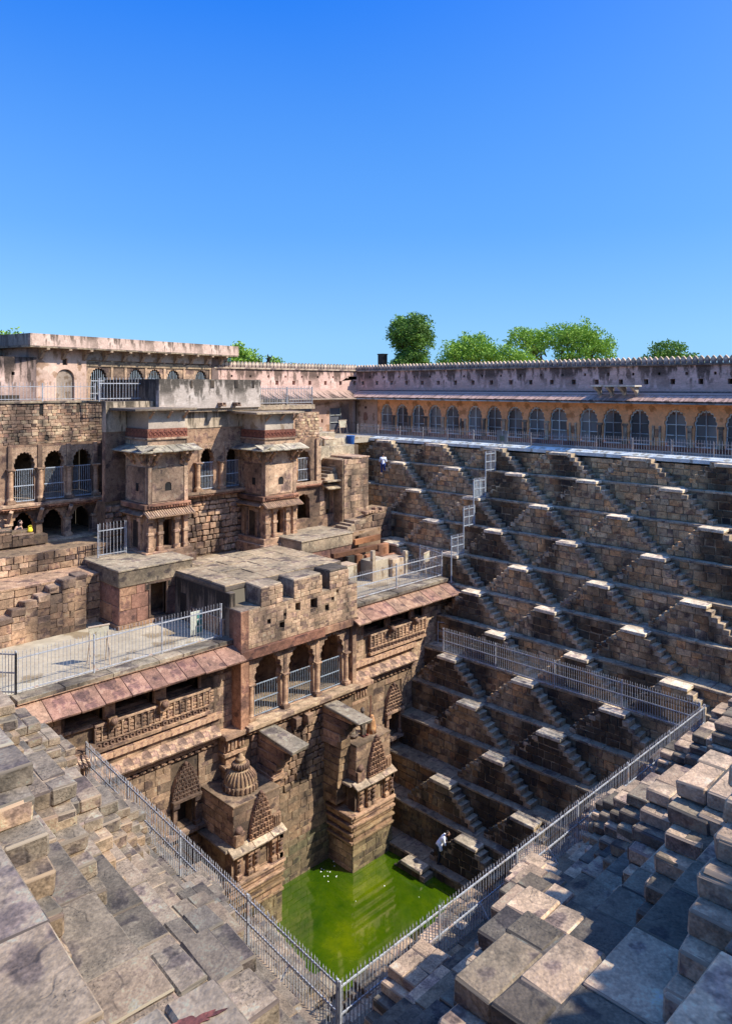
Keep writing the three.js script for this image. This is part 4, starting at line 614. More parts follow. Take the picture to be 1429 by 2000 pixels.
// ---------------------------------------------------------------- the two projecting towers
function tower(a0, dy, where) {
  const a1 = a0 + 2.45, m = (a0 + a1) / 2, b = 37.5, Y = (v) => v + dy, o = W('bay_tower', `projecting bay tower with slate eave and red carved band, ${where}`, 'tower', m, Y(-5.2), b, 'projecting bay towers');
  part('roof_slab', [box(a0 - 1.0, a1 + 0.35, Y(2.62), Y(2.74), b - 0.5, 40, C.grey, { j: 0.02 })], M.rough, o);
  part('plaster_storey', box(a0 + 0.08, a1 - 0.08, Y(1.6), Y(2.62), b + 0.08, 40, [0.72, 0.58, 0.5], { us: 0.3 }), M.wash, o);
  for (const x of [a0 + 0.1, m, a1 - 0.2]) part('bracket', beam([x + 0.05, Y(2.2), -b - 0.05], [x + 0.05, Y(2.6), -b + 0.42], 0.09, 0.12, C.tan), M.stone, o);
  part('carved_band', box(a0 - 0.02, a1 + 0.02, Y(1.12), Y(1.6), b - 0.03, 40, [0.46, 0.2, 0.15], { us: 2.4 }), M.carved, o, 'red carved sandstone band');
  for (let i = 0; i < 9; i++) part('band_rosette', dress(new THREE.TorusGeometry(0.1, 0.03, 4, 8), [0.5, 0.18, 0.13]).translate(a0 + 0.18 + i * 0.262, Y(1.36), -b + 0.04), M.stone, o);
  part('string_course', box(a0 - 0.08, a1 + 0.08, Y(1.0), Y(1.12), b - 0.1, 40, C.pale), M.stone, o);
  slabs('eave_slab', o, a0 - 0.75, a1 + 0.5, b + 0.05, Y(0.72), b - 0.85, Y(0.42), 6, 0.07, stoneTints([[0.5, 0.5, 0.46], [0.44, 0.44, 0.41]], 0.08), M.rough);
  { const L = 3.6, g = block(0, L, -0.07, 0, 0, 0.95, { c: [0.46, 0.46, 0.42], ch: 0.012 }).rotateX(0.33).rotateY(-Math.PI / 2); part('eave_slab', g.translate(a0 + 0.05, Y(0.72), -b - 2.75), M.rough, o); }
  part('body', box(a0, a1, Y(-2.5), Y(1.02), b, 40, [0.64, 0.5, 0.41], { st: tone(3) }), M.stone, o);
  // front face: corner pilasters, blind cusped panel, little window; side face the same
  for (const x of [a0 - 0.02, a1 - 0.22]) part('pilaster', box(x, x + 0.24, Y(-2.5), Y(0.3), b - 0.07, b + 0.2, C.pale), M.stone, o);
  const win = rect(m - 0.2, m + 0.2, Y(-1.85), Y(-1.4)), win2 = arch(m, Y(-1.85), 0.4, Y(-1.55), Y(-1.36), 0, 12);
  part('front_panel', pierced(a0 + 0.25, a1 - 0.25, Y(-2.4), Y(-0.55), [win2], b - 0.05, 0.05, [0.68, 0.53, 0.43]), M.stone, o); part('window_recess', box(m - 0.19, m + 0.19, Y(-1.84), Y(-1.38), b - 0.012, b + 0.02, C.black, { ch: 0.002 }), M.rough, o);
  { const c = m, fr = arch(c, Y(-0.5), 1.5, Y(-0.35), Y(0.25), 5, 24).slice(1, -1); part('blind_arch', extrude(toPath([[a0 + 0.25, Y(-0.5)], [a0 + 0.25, Y(0.35)], [a1 - 0.25, Y(0.35)], [a1 - 0.25, Y(-0.5)], ...fr.slice().reverse()], THREE.Shape), 0.06, C.tan).translate(0, 0, -b), M.stone, o); }
  for (const x of [a0 - 0.05, a0 + 0.3, a1 - 0.5, a1 - 0.15]) part('hanging_bracket', [lathe([[0, 0], [0.06, 0.04], [0.1, 0.12], [0.07, 0.2], [0.11, 0.3], [0.08, 0.4], [0.12, 0.52], [0, 0.53]], C.tan, 8).translate(x + 0.1, Y(-0.3), -b + 0.22), beam([x + 0.1, Y(-0.35), -b], [x + 0.1, Y(0.3), -b + 0.62], 0.13, 0.14, C.tan), box(x + 0.02, x + 0.18, Y(0.2), Y(0.42), b - 0.7, b, C.tan)], M.stone, o);
  for (const z of [b + 0.3, b + 1.4]) part('hanging_bracket', [beam([a0, Y(-0.35), -z], [a0 - 0.62, Y(0.32), -z], 0.13, 0.14, C.tan), lathe([[0, 0], [0.06, 0.04], [0.1, 0.12], [0.07, 0.2], [0.11, 0.3], [0.12, 0.5], [0, 0.53]], C.tan, 8).translate(a0 - 0.2, Y(-0.3), -z)], M.stone, o);
  part('side_panel', [box(a0 - 0.05, a0, Y(-2.4), Y(-0.5), b + 0.3, b + 2.3, C.tan), box(a0 - 0.08, a0 - 0.04, Y(-1.85), Y(-1.4), b + 0.9, b + 1.2, C.black)], M.stone, o);
  dentils(o, a0 - 0.1, a1 + 0.1, Y(-2.78), b - 0.08, 0.2, 0.28, [0.58, 0.33, 0.25], 0.17); part('string_course', box(a0 - 0.3, a0 - 0.01, Y(-2.78), Y(-2.5), b - 0.2, 40, [0.5, 0.3, 0.22]), M.stone, o);
  // ribbed lower eave
  { const s = block(a0 - 0.25, a1 + 0.25, -0.08, 0, 0, 0.62, { c: C.pale, ch: 0.01 }).rotateX(0.5); part('ribbed_eave', s.translate(0, Y(-2.85), -b), M.stone, o); const n = 20, gs = []; for (let i = 0; i < n; i++) gs.push(block(a0 - 0.22 + i * (2.9 / n), a0 - 0.14 + i * (2.9 / n), 0, 0.05, 0, 0.62, { c: C.pale, ch: 0.01 }).rotateX(0.5).translate(0, Y(-2.85), -b)); gs.forEach((g) => part('eave_rib', g, M.stone, o)); const t = block(0, 2.6, -0.08, 0, 0, 0.5, { c: C.brown, ch: 0.01 }).rotateX(0.5).rotateY(-Math.PI / 2); part('ribbed_eave', t.translate(a0, Y(-2.85), -b - 2.6), M.stone, o); }
  // porch storey
  const d0 = m - 0.25, d1 = m + 0.3;
  part('porch_wall', pierced(a0, a1, Y(-5.25), Y(-2.8), [rect(d0, d1, Y(-4.95), Y(-3.45))], b + 0.06, 0.35, C.tan), M.stone, o); part('porch_core', [box(a0, a0 + 0.3, Y(-5.25), Y(-2.8), b + 0.42, 40, C.tan), box(a1 - 0.3, a1, Y(-5.25), Y(-2.8), b + 0.42, 40, C.tan), box(a0 + 0.3, a1 - 0.3, Y(-5.25), Y(-2.8), b + 1.5, b + 1.7, C.brown)], M.stone, o);
  for (const x of [a0, d0 - 0.36, d1 + 0.1, a1 - 0.26]) part('pillar', [box(x, x + 0.26, Y(-5.1), Y(-3.3), b - 0.1, b + 0.1, C.tan), box(x - 0.05, x + 0.31, Y(-5.1), Y(-4.85), b - 0.16, b + 0.1, C.tan), box(x - 0.05, x + 0.31, Y(-4.2), Y(-4.05), b - 0.15, b + 0.1, C.pale), box(x - 0.06, x + 0.32, Y(-3.5), Y(-3.28), b - 0.17, b + 0.1, C.pale), box(x - 0.02, x + 0.28, Y(-3.28), Y(-3.0), b - 0.22, b + 0.1, C.pale)], M.stone, o);
  for (const z of [b + 0.6, b + 1.7]) part('pillar', [box(a0 - 0.12, a0, Y(-5.1), Y(-3.2), z, z + 0.26, C.tan), box(a0 - 0.18, a0, Y(-3.5), Y(-3.28), z - 0.05, z + 0.31, C.pale)], M.stone, o);
  part('doorway', box(a0 - 0.02, a0 + 0.01, Y(-5.0), Y(-3.5), b + 0.95, b + 1.6, C.dark), M.rough, o);
  part('base_step', box(a0 - 0.25, a1 + 0.25, Y(-5.6), Y(-5.1), b - 0.25, 40, C.tan, { ch: 0.04 }), M.stone, o); part('base_step', box(a0 - 0.4, a1 + 0.4, Y(-6.4), Y(-5.45), b - 0.4, 40, C.tan, { ch: 0.04 }), M.stone, o);
}
tower(20.7, 0, 'left one above the red room'); tower(28.65, -0.38, 'right one behind the central block');
{ // floor the towers stand on
  const o = W('tower_platform', 'stone platform at the foot of the left tower', 'platform', 21, -5.5, 38.8); part('floor', box(18, 24, -5.6, -5.22, 38.55, 40, C.grey), M.rough, o); part('floor', box(22, 29, -6.9, -6.5, 36.3, 40, C.grey), M.rough, o);
}
// ---------------------------------------------------------------- pink roof pavilion at the back left
{
  const PF = frame(17.2, 0, -45, Math.atan2(3.5, 16.1) * 1), o = thing('roof_pavilion', 'long pink plastered roof pavilion with thick overhanging parapet and arched grilles', 'pavilion', PF, 0, 3.0, 0), L = 16.6;
  const G = (g) => g.translate(0, -3.0, 0), B = (x0, x1, y0, y1, z0, z1, c, q = {}) => G(block(x0, x1, y0, y1, z0, z1, { c, st: tone(8), ch: 0.015, ...q }));
  const doors = [[4.9, 1.3, 3.05], [7.9, 1.2, 3.05], [9.5, 1.2, 3.05], [11.2, 1.2, 3.05], [13.9, 1.2, 3.05]];
  const cen = pierced(3.9, 14.9, 3.0, 5.6, doors.map(([c, w, y]) => arch(c, y, w, 4.35, 5.15, 9)), 0, 0.35, C.pale); part('sandstone_front', G(cen), M.stone, o);
  for (const [c, w] of doors) { part('door_back', B(c - 0.7, c + 0.7, 3, 5.3, -1.4, -1.3, C.dark), M.rough, o); for (let i = 0; i < 9; i++) part('grille_bar', G(beam([c - w / 2 + 0.06 + i * (w - 0.12) / 8, 3.05, -0.12], [c - w / 2 + 0.06 + i * (w - 0.12) / 8, 5.05 - 0.5 * Math.pow((i - 4) / 4, 2), -0.12], 0.035, 0.035, [0.5, 0.58, 0.6])), M.metal, o); for (const y of [4.3, 3.5]) part('grille_rail', G(beam([c - w / 2, y, -0.12], [c + w / 2, y, -0.12], 0.05, 0.06, C.steel)), M.metal, o); }
  for (const x of [3.95, 5.9, 7.0, 8.7, 10.35, 12.2, 14.8]) part('pilaster', B(x - 0.1, x + 0.1, 3.0, 5.6, 0, 0.06, C.pale), M.stone, o); part('frieze', B(3.9, 14.9, 5.2, 5.5, 0, 0.09, [0.5, 0.42, 0.33]), M.stone, o);
  const ba = arch(2.4, 3.05, 1.25, 4.4, 5.0, 0, 24);
  const lp = pierced(0, 3.9, 3.0, 6.3, [ba, rect(2.2, 2.55, 5.25, 5.65)], -0.12, 0.3, C.pink); planeUv(lp, 0, 2.4, 0.25, 0.25); part('pink_wall', G(lp), M.wash, o); part('blind_arch', B(1.6, 3.1, 3, 5.05, -0.1, -0.02, [0.76, 0.58, 0.48]), M.wash, o); part('window_recess', B(2.15, 2.6, 5.2, 5.7, -0.1, -0.02, C.dark), M.rough, o);
  const rp = pierced(14.9, L, 3.0, 6.3, [arch(15.9, 3.0, 0.9, 3.9, 4.5, 0, 20), rect(15.6, 15.85, 4.9, 5.3)], -0.12, 0.3, C.pink); part('pink_wall', G(rp), M.wash, o); part('blind_arch', B(15.3, 16.4, 3, 4.55, -0.1, -0.02, C.pink), M.wash, o); part('window_recess', B(15.55, 15.9, 4.85, 5.35, -0.1, -0.02, C.dark), M.rough, o);
  part('upper_wall', B(3.9, 14.9, 5.6, 6.3, -0.3, 0.12, [0.7, 0.54, 0.48]), M.wash, o); part('body', B(0.02, L, 3, 6.3, -5, -1.5, C.pink), M.wash, o); part('end_wall', B(0, 0.3, 3, 6.3, -5, -0.15, C.pink), M.wash, o); part('end_wall', B(L - 0.3, L - 0.02, 3, 6.3, -5, -0.15, C.pink), M.wash, o);
  part('roof_slab', B(-0.5, L + 0.3, 6.2, 6.36, -5.3, 0.95, C.grey), M.rough, o);
  const pr = G(extrude(toPath(rect(-0.5, L + 0.3, 6.3, 7.0), THREE.Shape), 0.22, [0.8, 0.57, 0.49]).translate(0, 0, 0.75)); { const P = pr.attributes.position, U = pr.attributes.uv; for (let i = 0; i < P.count; i++) U.setXY(i, P.getX(i) / 4.5, 0.25 + (P.getY(i) - 3.3) / 1.35 * 0.62); } part('parapet', pr, M.plaster, o); part('parapet', B(-0.5, -0.28, 6.3, 7.0, -5.3, 0.75, [0.4, 0.34, 0.3]), M.plaster, o);
  for (let i = 0; i < 11; i++) { const x = 0.6 + i * 1.5; part('bracket', G(extrude(toPath([[0, 5.55], [0.12, 5.6], [0.35, 5.95], [0.8, 6.1], [0.8, 6.2], [0, 6.2]], THREE.Shape), 0.2, [0.42, 0.35, 0.3]).rotateY(-Math.PI / 2).translate(x + 0.2, 0, 0.12)), M.stone, o); }
  const w = W('roof_annex', 'lower pink annex wall with small square holes at the left picture edge', 'wall', 16, 3, 44.6); const aw = pierced(10, 17.6, 3.0, 5.65, [rect(14.9, 15.1, 4.8, 5.0), rect(16.2, 16.38, 4.6, 4.78)], 44.8, 0.4, [0.84, 0.58, 0.5]); planeUv(aw, 10, 3.0, 0.24, 0.36); part('front_wall', aw, M.plaster, w); part('backing', box(10, 17.6, 3, 5.6, 45.25, 46, C.dark), M.rough, w); part('low_opening', box(15.2, 16.6, 3.05, 3.45, 44.7, 44.85, C.dark), M.rough, w);
  const w2 = W('roof_annex', 'small stained roof block behind the left annex', 'roof', 14, 5.6, 48); part('wall', box(9, 17.4, 5.4, 6.4, 47.5, 50, [0.42, 0.35, 0.32]), M.rough, w2); part('roof_slab', box(9, 15.6, 6.4, 6.75, 47, 50, [0.62, 0.5, 0.45], { ch: 0.04 }), M.wash, w2);
}
// ---------------------------------------------------------------- right of the towers: outer stairs and bastions
{
  const o = W('stair_tower_wall', 'rough stone wall right of the towers with arched window and two dark doorways', 'wall', 34, -6, 39), b = 39;
  const holes = [arch(33.1, -2.5, 1.15, -1.2, -0.35, 5), arch(33.05, -5.0, 1.15, -3.9, -3.3, 5), rect(35.05, 35.75, -4.95, -3.2)];
  part('wall_core', pierced(31.1, 37.6, -6.6, -2.5, holes.slice(1), b, 0.4, C.tan), M.stone, o); part('wall_core', pierced(31.1, 34.45, -2.5, 2.2, [holes[0]], b, 0.4, C.tan), M.stone, o);
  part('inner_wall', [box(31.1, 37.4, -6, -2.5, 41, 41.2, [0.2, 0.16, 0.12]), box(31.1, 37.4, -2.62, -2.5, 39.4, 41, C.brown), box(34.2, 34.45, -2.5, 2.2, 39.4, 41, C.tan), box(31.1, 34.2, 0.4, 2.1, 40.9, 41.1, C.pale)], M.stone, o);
  facing(o, 32.3, 34.45, 0.5, 2.2, b, 9, { len: 0.34, color: stoneTints([C.pale, C.tan, [0.66, 0.55, 0.4]], 0.12), d1: 0.05, gap: 0.02, j: 0.02 });
  part('pier', box(34.1, 34.5, -2.5, 0.4, b - 0.15, b, C.pale), M.stone, o); part('ledge', box(31.1, 37, -2.68, -2.5, b - 0.3, b, C.pale), M.stone, o); dentils(o, 31.1, 34.6, -2.88, b - 0.1, 0.2, 0.2, [0.5, 0.28, 0.22], 0.17);
  facing(o, 34.5, 37.5, -4.9, -2.9, b, 6, { len: 0.4, holes: [[34.9, 35.9, -5, -3.1]], color: ash, d1: 0.04, j: 0.015 });
  grille(o, 32.55, 33.65, -2.45, -0.9, b + 0.2, 8, [0.75, 0.78, 0.8]);
  slabs('awning_slab', o, 34.6, 36.9, b + 0.02, -2.75, b - 0.8, -3.05, 3, 0.08, stoneTints([[0.55, 0.48, 0.38]]), M.rough); slabs('awning_slab', o, 34.5, 35.4, b + 0.02, 0.5, b - 0.5, 0.35, 1, 0.07, stoneTints([C.pale]), M.rough);
  part('niche', box(36.3, 36.5, -3.9, -3.5, b - 0.06, b, C.dark), M.rough, o); part('niche', box(37.0, 37.2, -3.95, -3.6, b - 0.06, b, C.dark), M.rough, o);
}
{
  const o = W('upper_bastion', 'stone bastion with dark steps rising to its flat top near the gallery corner', 'bastion', 37, -4.6, 38.2);
  part('masonry_core', [box(35.8, 38.25, -6.4, -1.15, 38.1, 41, C.joint), box(34.6, 38.2, -4.7, -2.6, 39.45, 42, C.joint), box(34.5, 39.5, -1.2, -0.4, 40.3, 43, C.joint)], M.rough, o);
  sideFacing(o, 35.86, 38.1, 39, -5.2, -1.15, 9, { len: 0.5, color: ash }); facing(o, 35.9, 38.3, -5.8, -1.12, 38.05, 11, { len: 0.6, color: ash, d1: 0.03, holes: [[36.3, 36.55, -3.0, -2.5]] }); part('top_slab', box(36.6, 38.4, -1.12, -1.0, 38.0, 40.5, C.pale, { j: 0.02 }), M.stone, o);
  for (const x of [36.4, 37.2, 37.95]) part('blind_niche', [extrude(toPath(arch(x, -3.0, 0.36, -2.75, -2.45, 0, 12), THREE.Shape), 0.03, x < 37 ? C.dark : C.brown).translate(0, 0, -38.05)], M.stone, o);
  for (let i = 0; i < 7; i++) part('step', box(34.6 + i * 0.3, 36.7, -2.55 + i * 0.2, -2.33 + i * 0.2, 38.6 + i * 0.05, 40.5, tint([0.5, 0.44, 0.36], 0.1), { ch: 0.02, j: 0.012 }), M.stone, o);
  part('paving', box(34.5, 36.2, -2.62, -2.5, 38.2, 39, C.grey, { j: 0.02 }), M.rough, o);
  [[34.5, 36.6, 0.0, 1.0, 41, 43], [35.2, 37.4, -0.4, 0.62, 40.6, 42.6], [36.2, 38.1, -0.9, 0.2, 40.4, 42.4], [35.0, 39.0, -1.3, -0.35, 40.2, 42.4], [35.0, 39.4, -1.3, -0.5, 42.4, 46, 1]].forEach(([x0, x1, y0, y1, z0, z1]) => part('grey_block', box(x0, x1, y0, y1, z0, z1, tint([0.52, 0.49, 0.43], 0.08), { ch: 0.03, j: 0.02 }), M.rough, o));
  const p = W('lower_bastion', 'lower stone ramp wall with a dark flight of steps beside the stepped wall', 'bastion', 36.5, -8.2, 37);
  const sh = extrude(toPath([[31, -8.4], [39.6, -8.4], [39.6, -4.75], [37.8, -5.0], [36.2, -5.35], [34.4, -6.2], [31, -6.6]], THREE.Shape), 2, C.joint).translate(0, 0, -39.05); part('masonry_core', sh, M.rough, p);
  const top = (x) => (x > 37.8 ? -5 + (x - 37.8) * 0.14 : x > 36.2 ? -5.35 + (x - 36.2) * 0.22 : -6.2 + (x - 34.4) * 0.47);
  pieces('stone', courses(-8.3, -4.7, 9, (ya, yb) => { let x = 34.4; while (x < 39.6 && top(x) < yb) x += 0.1; return [[x, 39.65]]; }, { len: 0.62, z: -37, d1: 0.05, j: 0.018, color: stoneTints([C.pale, C.tan, [0.46, 0.36, 0.27]], 0.12), st: tone(2) }), M.stone, p);
  for (let i = 0; i < 9; i++) part('step', box(33.2 + i * 0.34, 34.3 + i * 0.34, -6.9 + i * 0.17, -6.62 + i * 0.17 + rr(0, 0.04), 37.0, 38.2, tint([0.42, 0.36, 0.3], 0.12), { j: 0.02 }), M.stone, p);
  for (let i = 0; i < 8; i++) part('stone', box(37 + i * 0.33, 37.34 + i * 0.33, -4.95, -4.55 - hash(i) * 0.3, 37.05, 37.5, tint(C.tan, 0.14), { j: 0.03, ch: 0.03 }), M.stone, p);
}
// ---------------------------------------------------------------- corner gallery beside the palace and its high back wall
{
  const o = W('corner_gallery', 'pink corner gallery building with barred windows behind the grey blocks', 'building', 40, 0, 47.4), b = 47.4;
  const hl = [rect(39.9, 41.0, 0.9, 2.2), rect(43.1, 44.3, 0.25, 2.1), rect(42.1, 42.3, 0.9, 1.2)];
  const w = pierced(33, 46.6, -0.4, 2.9, hl, b, 0.4, [0.88, 0.54, 0.43]); planeUv(w, 33, -0.4, 0.2, 0.2); part('front_wall', w, M.wash, o); part('inner_wall', box(33, 46.6, -0.4, 2.9, 48.4, 48.6, C.dark), M.rough, o);
  for (const [x0, x1, y0, y1] of [[39.9, 41, 0.9, 2.2], [43.1, 44.3, 0.25, 2.1]]) { const f = part('window_frame', [box(x0 - 0.06, x0 + 0.03, y0, y1, b - 0.04, b + 0.1, [0.42, 0.4, 0.4]), box(x1 - 0.03, x1 + 0.06, y0, y1, b - 0.04, b + 0.1, [0.42, 0.4, 0.4])], M.paint, o); for (const y of [0.33, 0.66]) part('glazing_bar', box(x0, x1, mix(y0, y1, y), mix(y0, y1, y) + 0.06, b, b + 0.08, [0.6, 0.6, 0.62]), M.paint, f); part('pane', box(x0, x1, y0, y1, b + 0.1, b + 0.13, [0.12, 0.12, 0.13]), M.glass, f); }
  part('eave', box(32, 46.3, 2.86, 2.96, b - 1.1, b + 0.2, C.pale), M.wash, o); const s = block(32, 46.6, -0.1, 0, 0, 1.75, { c: [0.6, 0.4, 0.32], ch: 0.01, st: tone(9) }).rotateX(0.42).translate(0, 3.62, -b - 0.55); part('sloping_roof', s, M.plaster, o);
  part('door_post', box(45.3, 45.6, 0, 2.8, b - 0.5, b, [0.66, 0.42, 0.34]), M.wash, o); part('floor', box(33, 47, -0.5, -0.02, 42.5, 47.4, [0.6, 0.5, 0.42]), M.wash, o);
  const p = W('rear_parapet_wall', 'high streaked pink back wall with leaf merlons beyond the pavilion', 'wall', 40, 3.6, 48.2); boundaryWall(p, WORLD, 32, 47.2, -48.2, 5.3, 24, 1.75);
}
function boundaryWall(p, fr, x0, x1, z, top, n, holeSp, base = 3.4) { // pieces in the frame's axes, wall face at local z looking to +z
  const holes = [], g = (q) => { if (fr !== WORLD) q.rotateY(fr.th).translate(fr.x, 0, fr.z); return q; };
  for (let x = x0 + 0.8; x < x1 - 0.4; x += holeSp) holes.push([x, 4.25, 0.15], [x + holeSp / 2, 4.75, 0.08]);
  const w = extrude((() => { const s = toPath(rect(x0, x1, base, top), THREE.Shape); s.holes.push(...holes.map(([x, y, r]) => toPath(rect(x - r, x + r, y - r * 1.1, y + r * 1.1)))); return s; })(), 0.5, [0.92, 0.6, 0.52]).translate(0, 0, z - 0.5);
  { const P = w.attributes.position, U = w.attributes.uv; for (let i = 0; i < P.count; i++) U.setXY(i, P.getX(i) / 6.5 + P.getZ(i) * 0.2, (P.getY(i) - base) / (top - base) * 0.8); } part('plaster_face', g(w), M.plaster, p);
  part('hole_backing', g(block(x0, x1, base, top - 0.1, z - 0.7, z - 0.52, { c: C.dark })), M.rough, p); part('coping', g(block(x0, x1, top, top + 0.12, z - 0.6, z + 0.12, { c: [0.5, 0.43, 0.39], st: tone(3) })), M.rough, p);
  const sp = 0.36, N = Math.floor((x1 - x0) / sp), sh = toPath([[-0.13, 0], [0.13, 0], [0.12, 0.1], [0.165, 0.24], [0.1, 0.36], [0, 0.46], [-0.1, 0.36], [-0.165, 0.24], [-0.12, 0.1]], THREE.Shape), mg = [0, 1, 2].map((i) => extrude(sh, 0.16, [[0.6, 0.52, 0.46], [0.45, 0.4, 0.36], [0.7, 0.6, 0.54]][i], { bevel: 0.015 }).translate(0, 0, -0.08));
  for (let i = 0; i < N; i++) { const m = new THREE.Mesh(mg[Math.floor(hash(i * 3) * 3)], M.rough); m.name = numbered('merlon'); m.castShadow = m.receiveShadow = true; const v = fr.at(x0 + (i + 0.5) * sp, top + 0.12, z - 0.1); m.position.copy(v).sub(p.position); m.rotation.y = fr.th; p.add(m); }
}
// ---------------------------------------------------------------- the long orange arcade above the stepped wall
{
  const AF = frame(46, 0, 0, -Math.PI / 2), o = W('orange_arcade', 'long orange plastered arcade of white framed arched windows above the stepped wall', 'arcade', 46, 0, 30);
  const g = (q) => q.rotateY(AF.th).translate(46, 0, 0), B = (b0, b1, y0, y1, z0, z1, c, q = {}) => g(block(-b1, -b0, y0, y1, z0, z1, { c, ch: 0.012, st: tone(6), ...q }));
  const cs = [43.6, 41.85, 40.1, 38.35, 36.6, 34.45, 32.7, 30.9, 29.1, 27.35, 25.1, 23.4, 21.6, 19.3, 17.5, 15.7, 13.5, 11.8];
  const holes = cs.map((b) => arch(-b, 0.25, 1.4, 1.5, 2.56, 9));
  const s = toPath(rect(-47.4, -9, -0.4, 2.9), THREE.Shape); s.holes.push(...holes.map((h) => toPath(h)));
  const wall = extrude(s, 0.4, [1.45, 0.62, 0.29]).translate(0, 0, -0.4); { const P = wall.attributes.position, U = wall.attributes.uv, Cc = wall.attributes.color; for (let i = 0; i < P.count; i++) { U.setXY(i, P.getX(i) * 0.22, P.getY(i) * 0.22); } } part('front_wall', g(wall), M.wash, o);
  part('end_bay', B(44.6, 47.4, 0, 2.85, 0.0, 0.06, [0.95, 0.55, 0.38]), M.wash, o); part('wall_niche', g(extrude(toPath(arch(-46.0, 1.05, 0.42, 1.45, 1.75, 0, 12), THREE.Shape), 0.05, [0.6, 0.26, 0.16]).translate(0, 0, 0.05)), M.wash, o); part('wall_niche', B(45.85, 46.1, 2.05, 2.25, 0.05, 0.08, [0.45, 0.22, 0.15]), M.wash, o);
  part('brick_plinth', B(9, 44.6, -0.02, 0.27, 0.0, 0.12, [0.5, 0.2, 0.14]), M.stone, o); part('back_wall', B(9, 47.4, -0.4, 2.9, -3.2, -3, [0.5, 0.42, 0.36]), M.wash, o);
  cs.forEach((b, i) => { 
    const q = arch(-b, 0.25, 1.38, 1.5, 2.54, 9); const rim = toPath(q, THREE.Shape); rim.holes.push(toPath(arch(-b, 0.33, 1.24, 1.5, 2.45, 9)));
    const fm = part('window', [g(extrude(rim, 0.06, C.white).translate(0, 0, -0.2)), B(b - 0.03, b + 0.03, 0.3, 2.48, -0.2, -0.13, C.white), ...[0.95, 1.6].map((y) => B(b - 0.64, b + 0.64, y - 0.03, y + 0.03, -0.2, -0.135, C.white))], M.paint, o);
    for (const sd of [-0.33, 0.33]) for (const [y0, y1] of [[0.33, 0.92], [0.98, 1.57], [1.63, 2.2]]) part('pane', B(b + sd - 0.29, b + sd + 0.29, y0, y1, -0.24, -0.215, tint([0.17, 0.145, 0.12], 0.5), { ch: 0.002 }), M.glass, fm);
  });
  for (let i = 0; i < cs.length - 1; i++) { const b = (cs[i] + cs[i + 1]) / 2, w = cs[i] - cs[i + 1] - 1.36; part('column', w < 0.6 ? [B(b - 0.12, b + 0.12, 0.25, 1.5, -0.02, 0.1, [0.62, 0.5, 0.4]), B(b - 0.18, b + 0.18, 1.42, 1.56, -0.02, 0.14, [0.62, 0.5, 0.4]), B(b - 0.17, b + 0.17, 0.25, 0.45, -0.02, 0.14, [0.6, 0.48, 0.38])] : [B(b - 0.28, b - 0.14, 0.25, 1.5, -0.02, 0.1, [0.62, 0.5, 0.4]), B(b + 0.14, b + 0.28, 0.25, 1.5, -0.02, 0.1, [0.62, 0.5, 0.4]), B(b - 0.1, b + 0.1, 0.8, 1.3, -0.02, 0.05, [0.5, 0.26, 0.16])], M.stone, o); }
  part('eave', B(9, 46.3, 2.86, 2.94, -0.2, 0.85, [0.9, 0.82, 0.74]), M.wash, o);
  { const q = block(-47.2, -9, -0.1, 0, 0, 1.45, { c: [0.68, 0.43, 0.36], ch: 0.01, st: tone(9) }).rotateX(0.42).translate(0, 3.64, -0.5); part('sloping_roof', g(q), M.plaster, o); }
  for (let i = 0; i < 16; i++) part('roof_course', g(block(-46.8 + i * 2.35, -44.5 + i * 2.35, 0, 0.02, 0.55, 0.62, { c: [0.42, 0.3, 0.27] }).rotateX(0.42).translate(0, 3.64, -0.5)), M.rough, o);
  const w = W('arcade_parapet_wall', 'high pink wall with black streaks and a row of leaf merlons above the arcade', 'wall', 47, 3.4, 30); boundaryWall(w, frame(47, 0, 0, -Math.PI / 2), -48.2, -9, 0, 5.25, 0, 1.72, 3.5);
  const bal = W('roof_bracket_shelf', 'small plastered shelf on four brackets above the arcade roof', 'shelf', 46, 3.2, 23); part('slab', B(21.4, 24.4, 3.92, 4.02, 0.0, 1.0, [0.8, 0.68, 0.6]), M.wash, bal); for (let i = 0; i < 4; i++) part('bracket', g(extrude(toPath([[0, 3.2], [0.15, 3.25], [0.35, 3.6], [0.9, 3.85], [0.9, 3.93], [0, 3.93]], THREE.Shape), 0.18, [0.76, 0.62, 0.54]).rotateY(-Math.PI / 2).translate(-24.1 + i * 0.84, 0, 0)), M.wash, bal);
  const l = W('gallery_ledge', 'white painted gallery ledge running along the top of the stepped wall', 'ledge', 43, -0.4, 28), wh = [0.97, 0.97, 0.98];
  for (let i = 0; i < 14; i++) part('kerb_stone', g(extrude(toPath([[2.5, -0.36], [3.13, -0.36], [3.13, -0.15], [2.56, -0.01 + hash(i) * 0.008], [2.5, -0.01]], THREE.Shape), 2.595, wh).rotateY(-Math.PI / 2).translate(-42.005 + i * 2.6, 0, 0)), M.wash, l); part('walk', B(9, 44.6, -0.45, -0.03, 0.0, 2.5, [0.8, 0.66, 0.54]), M.wash, l);
}
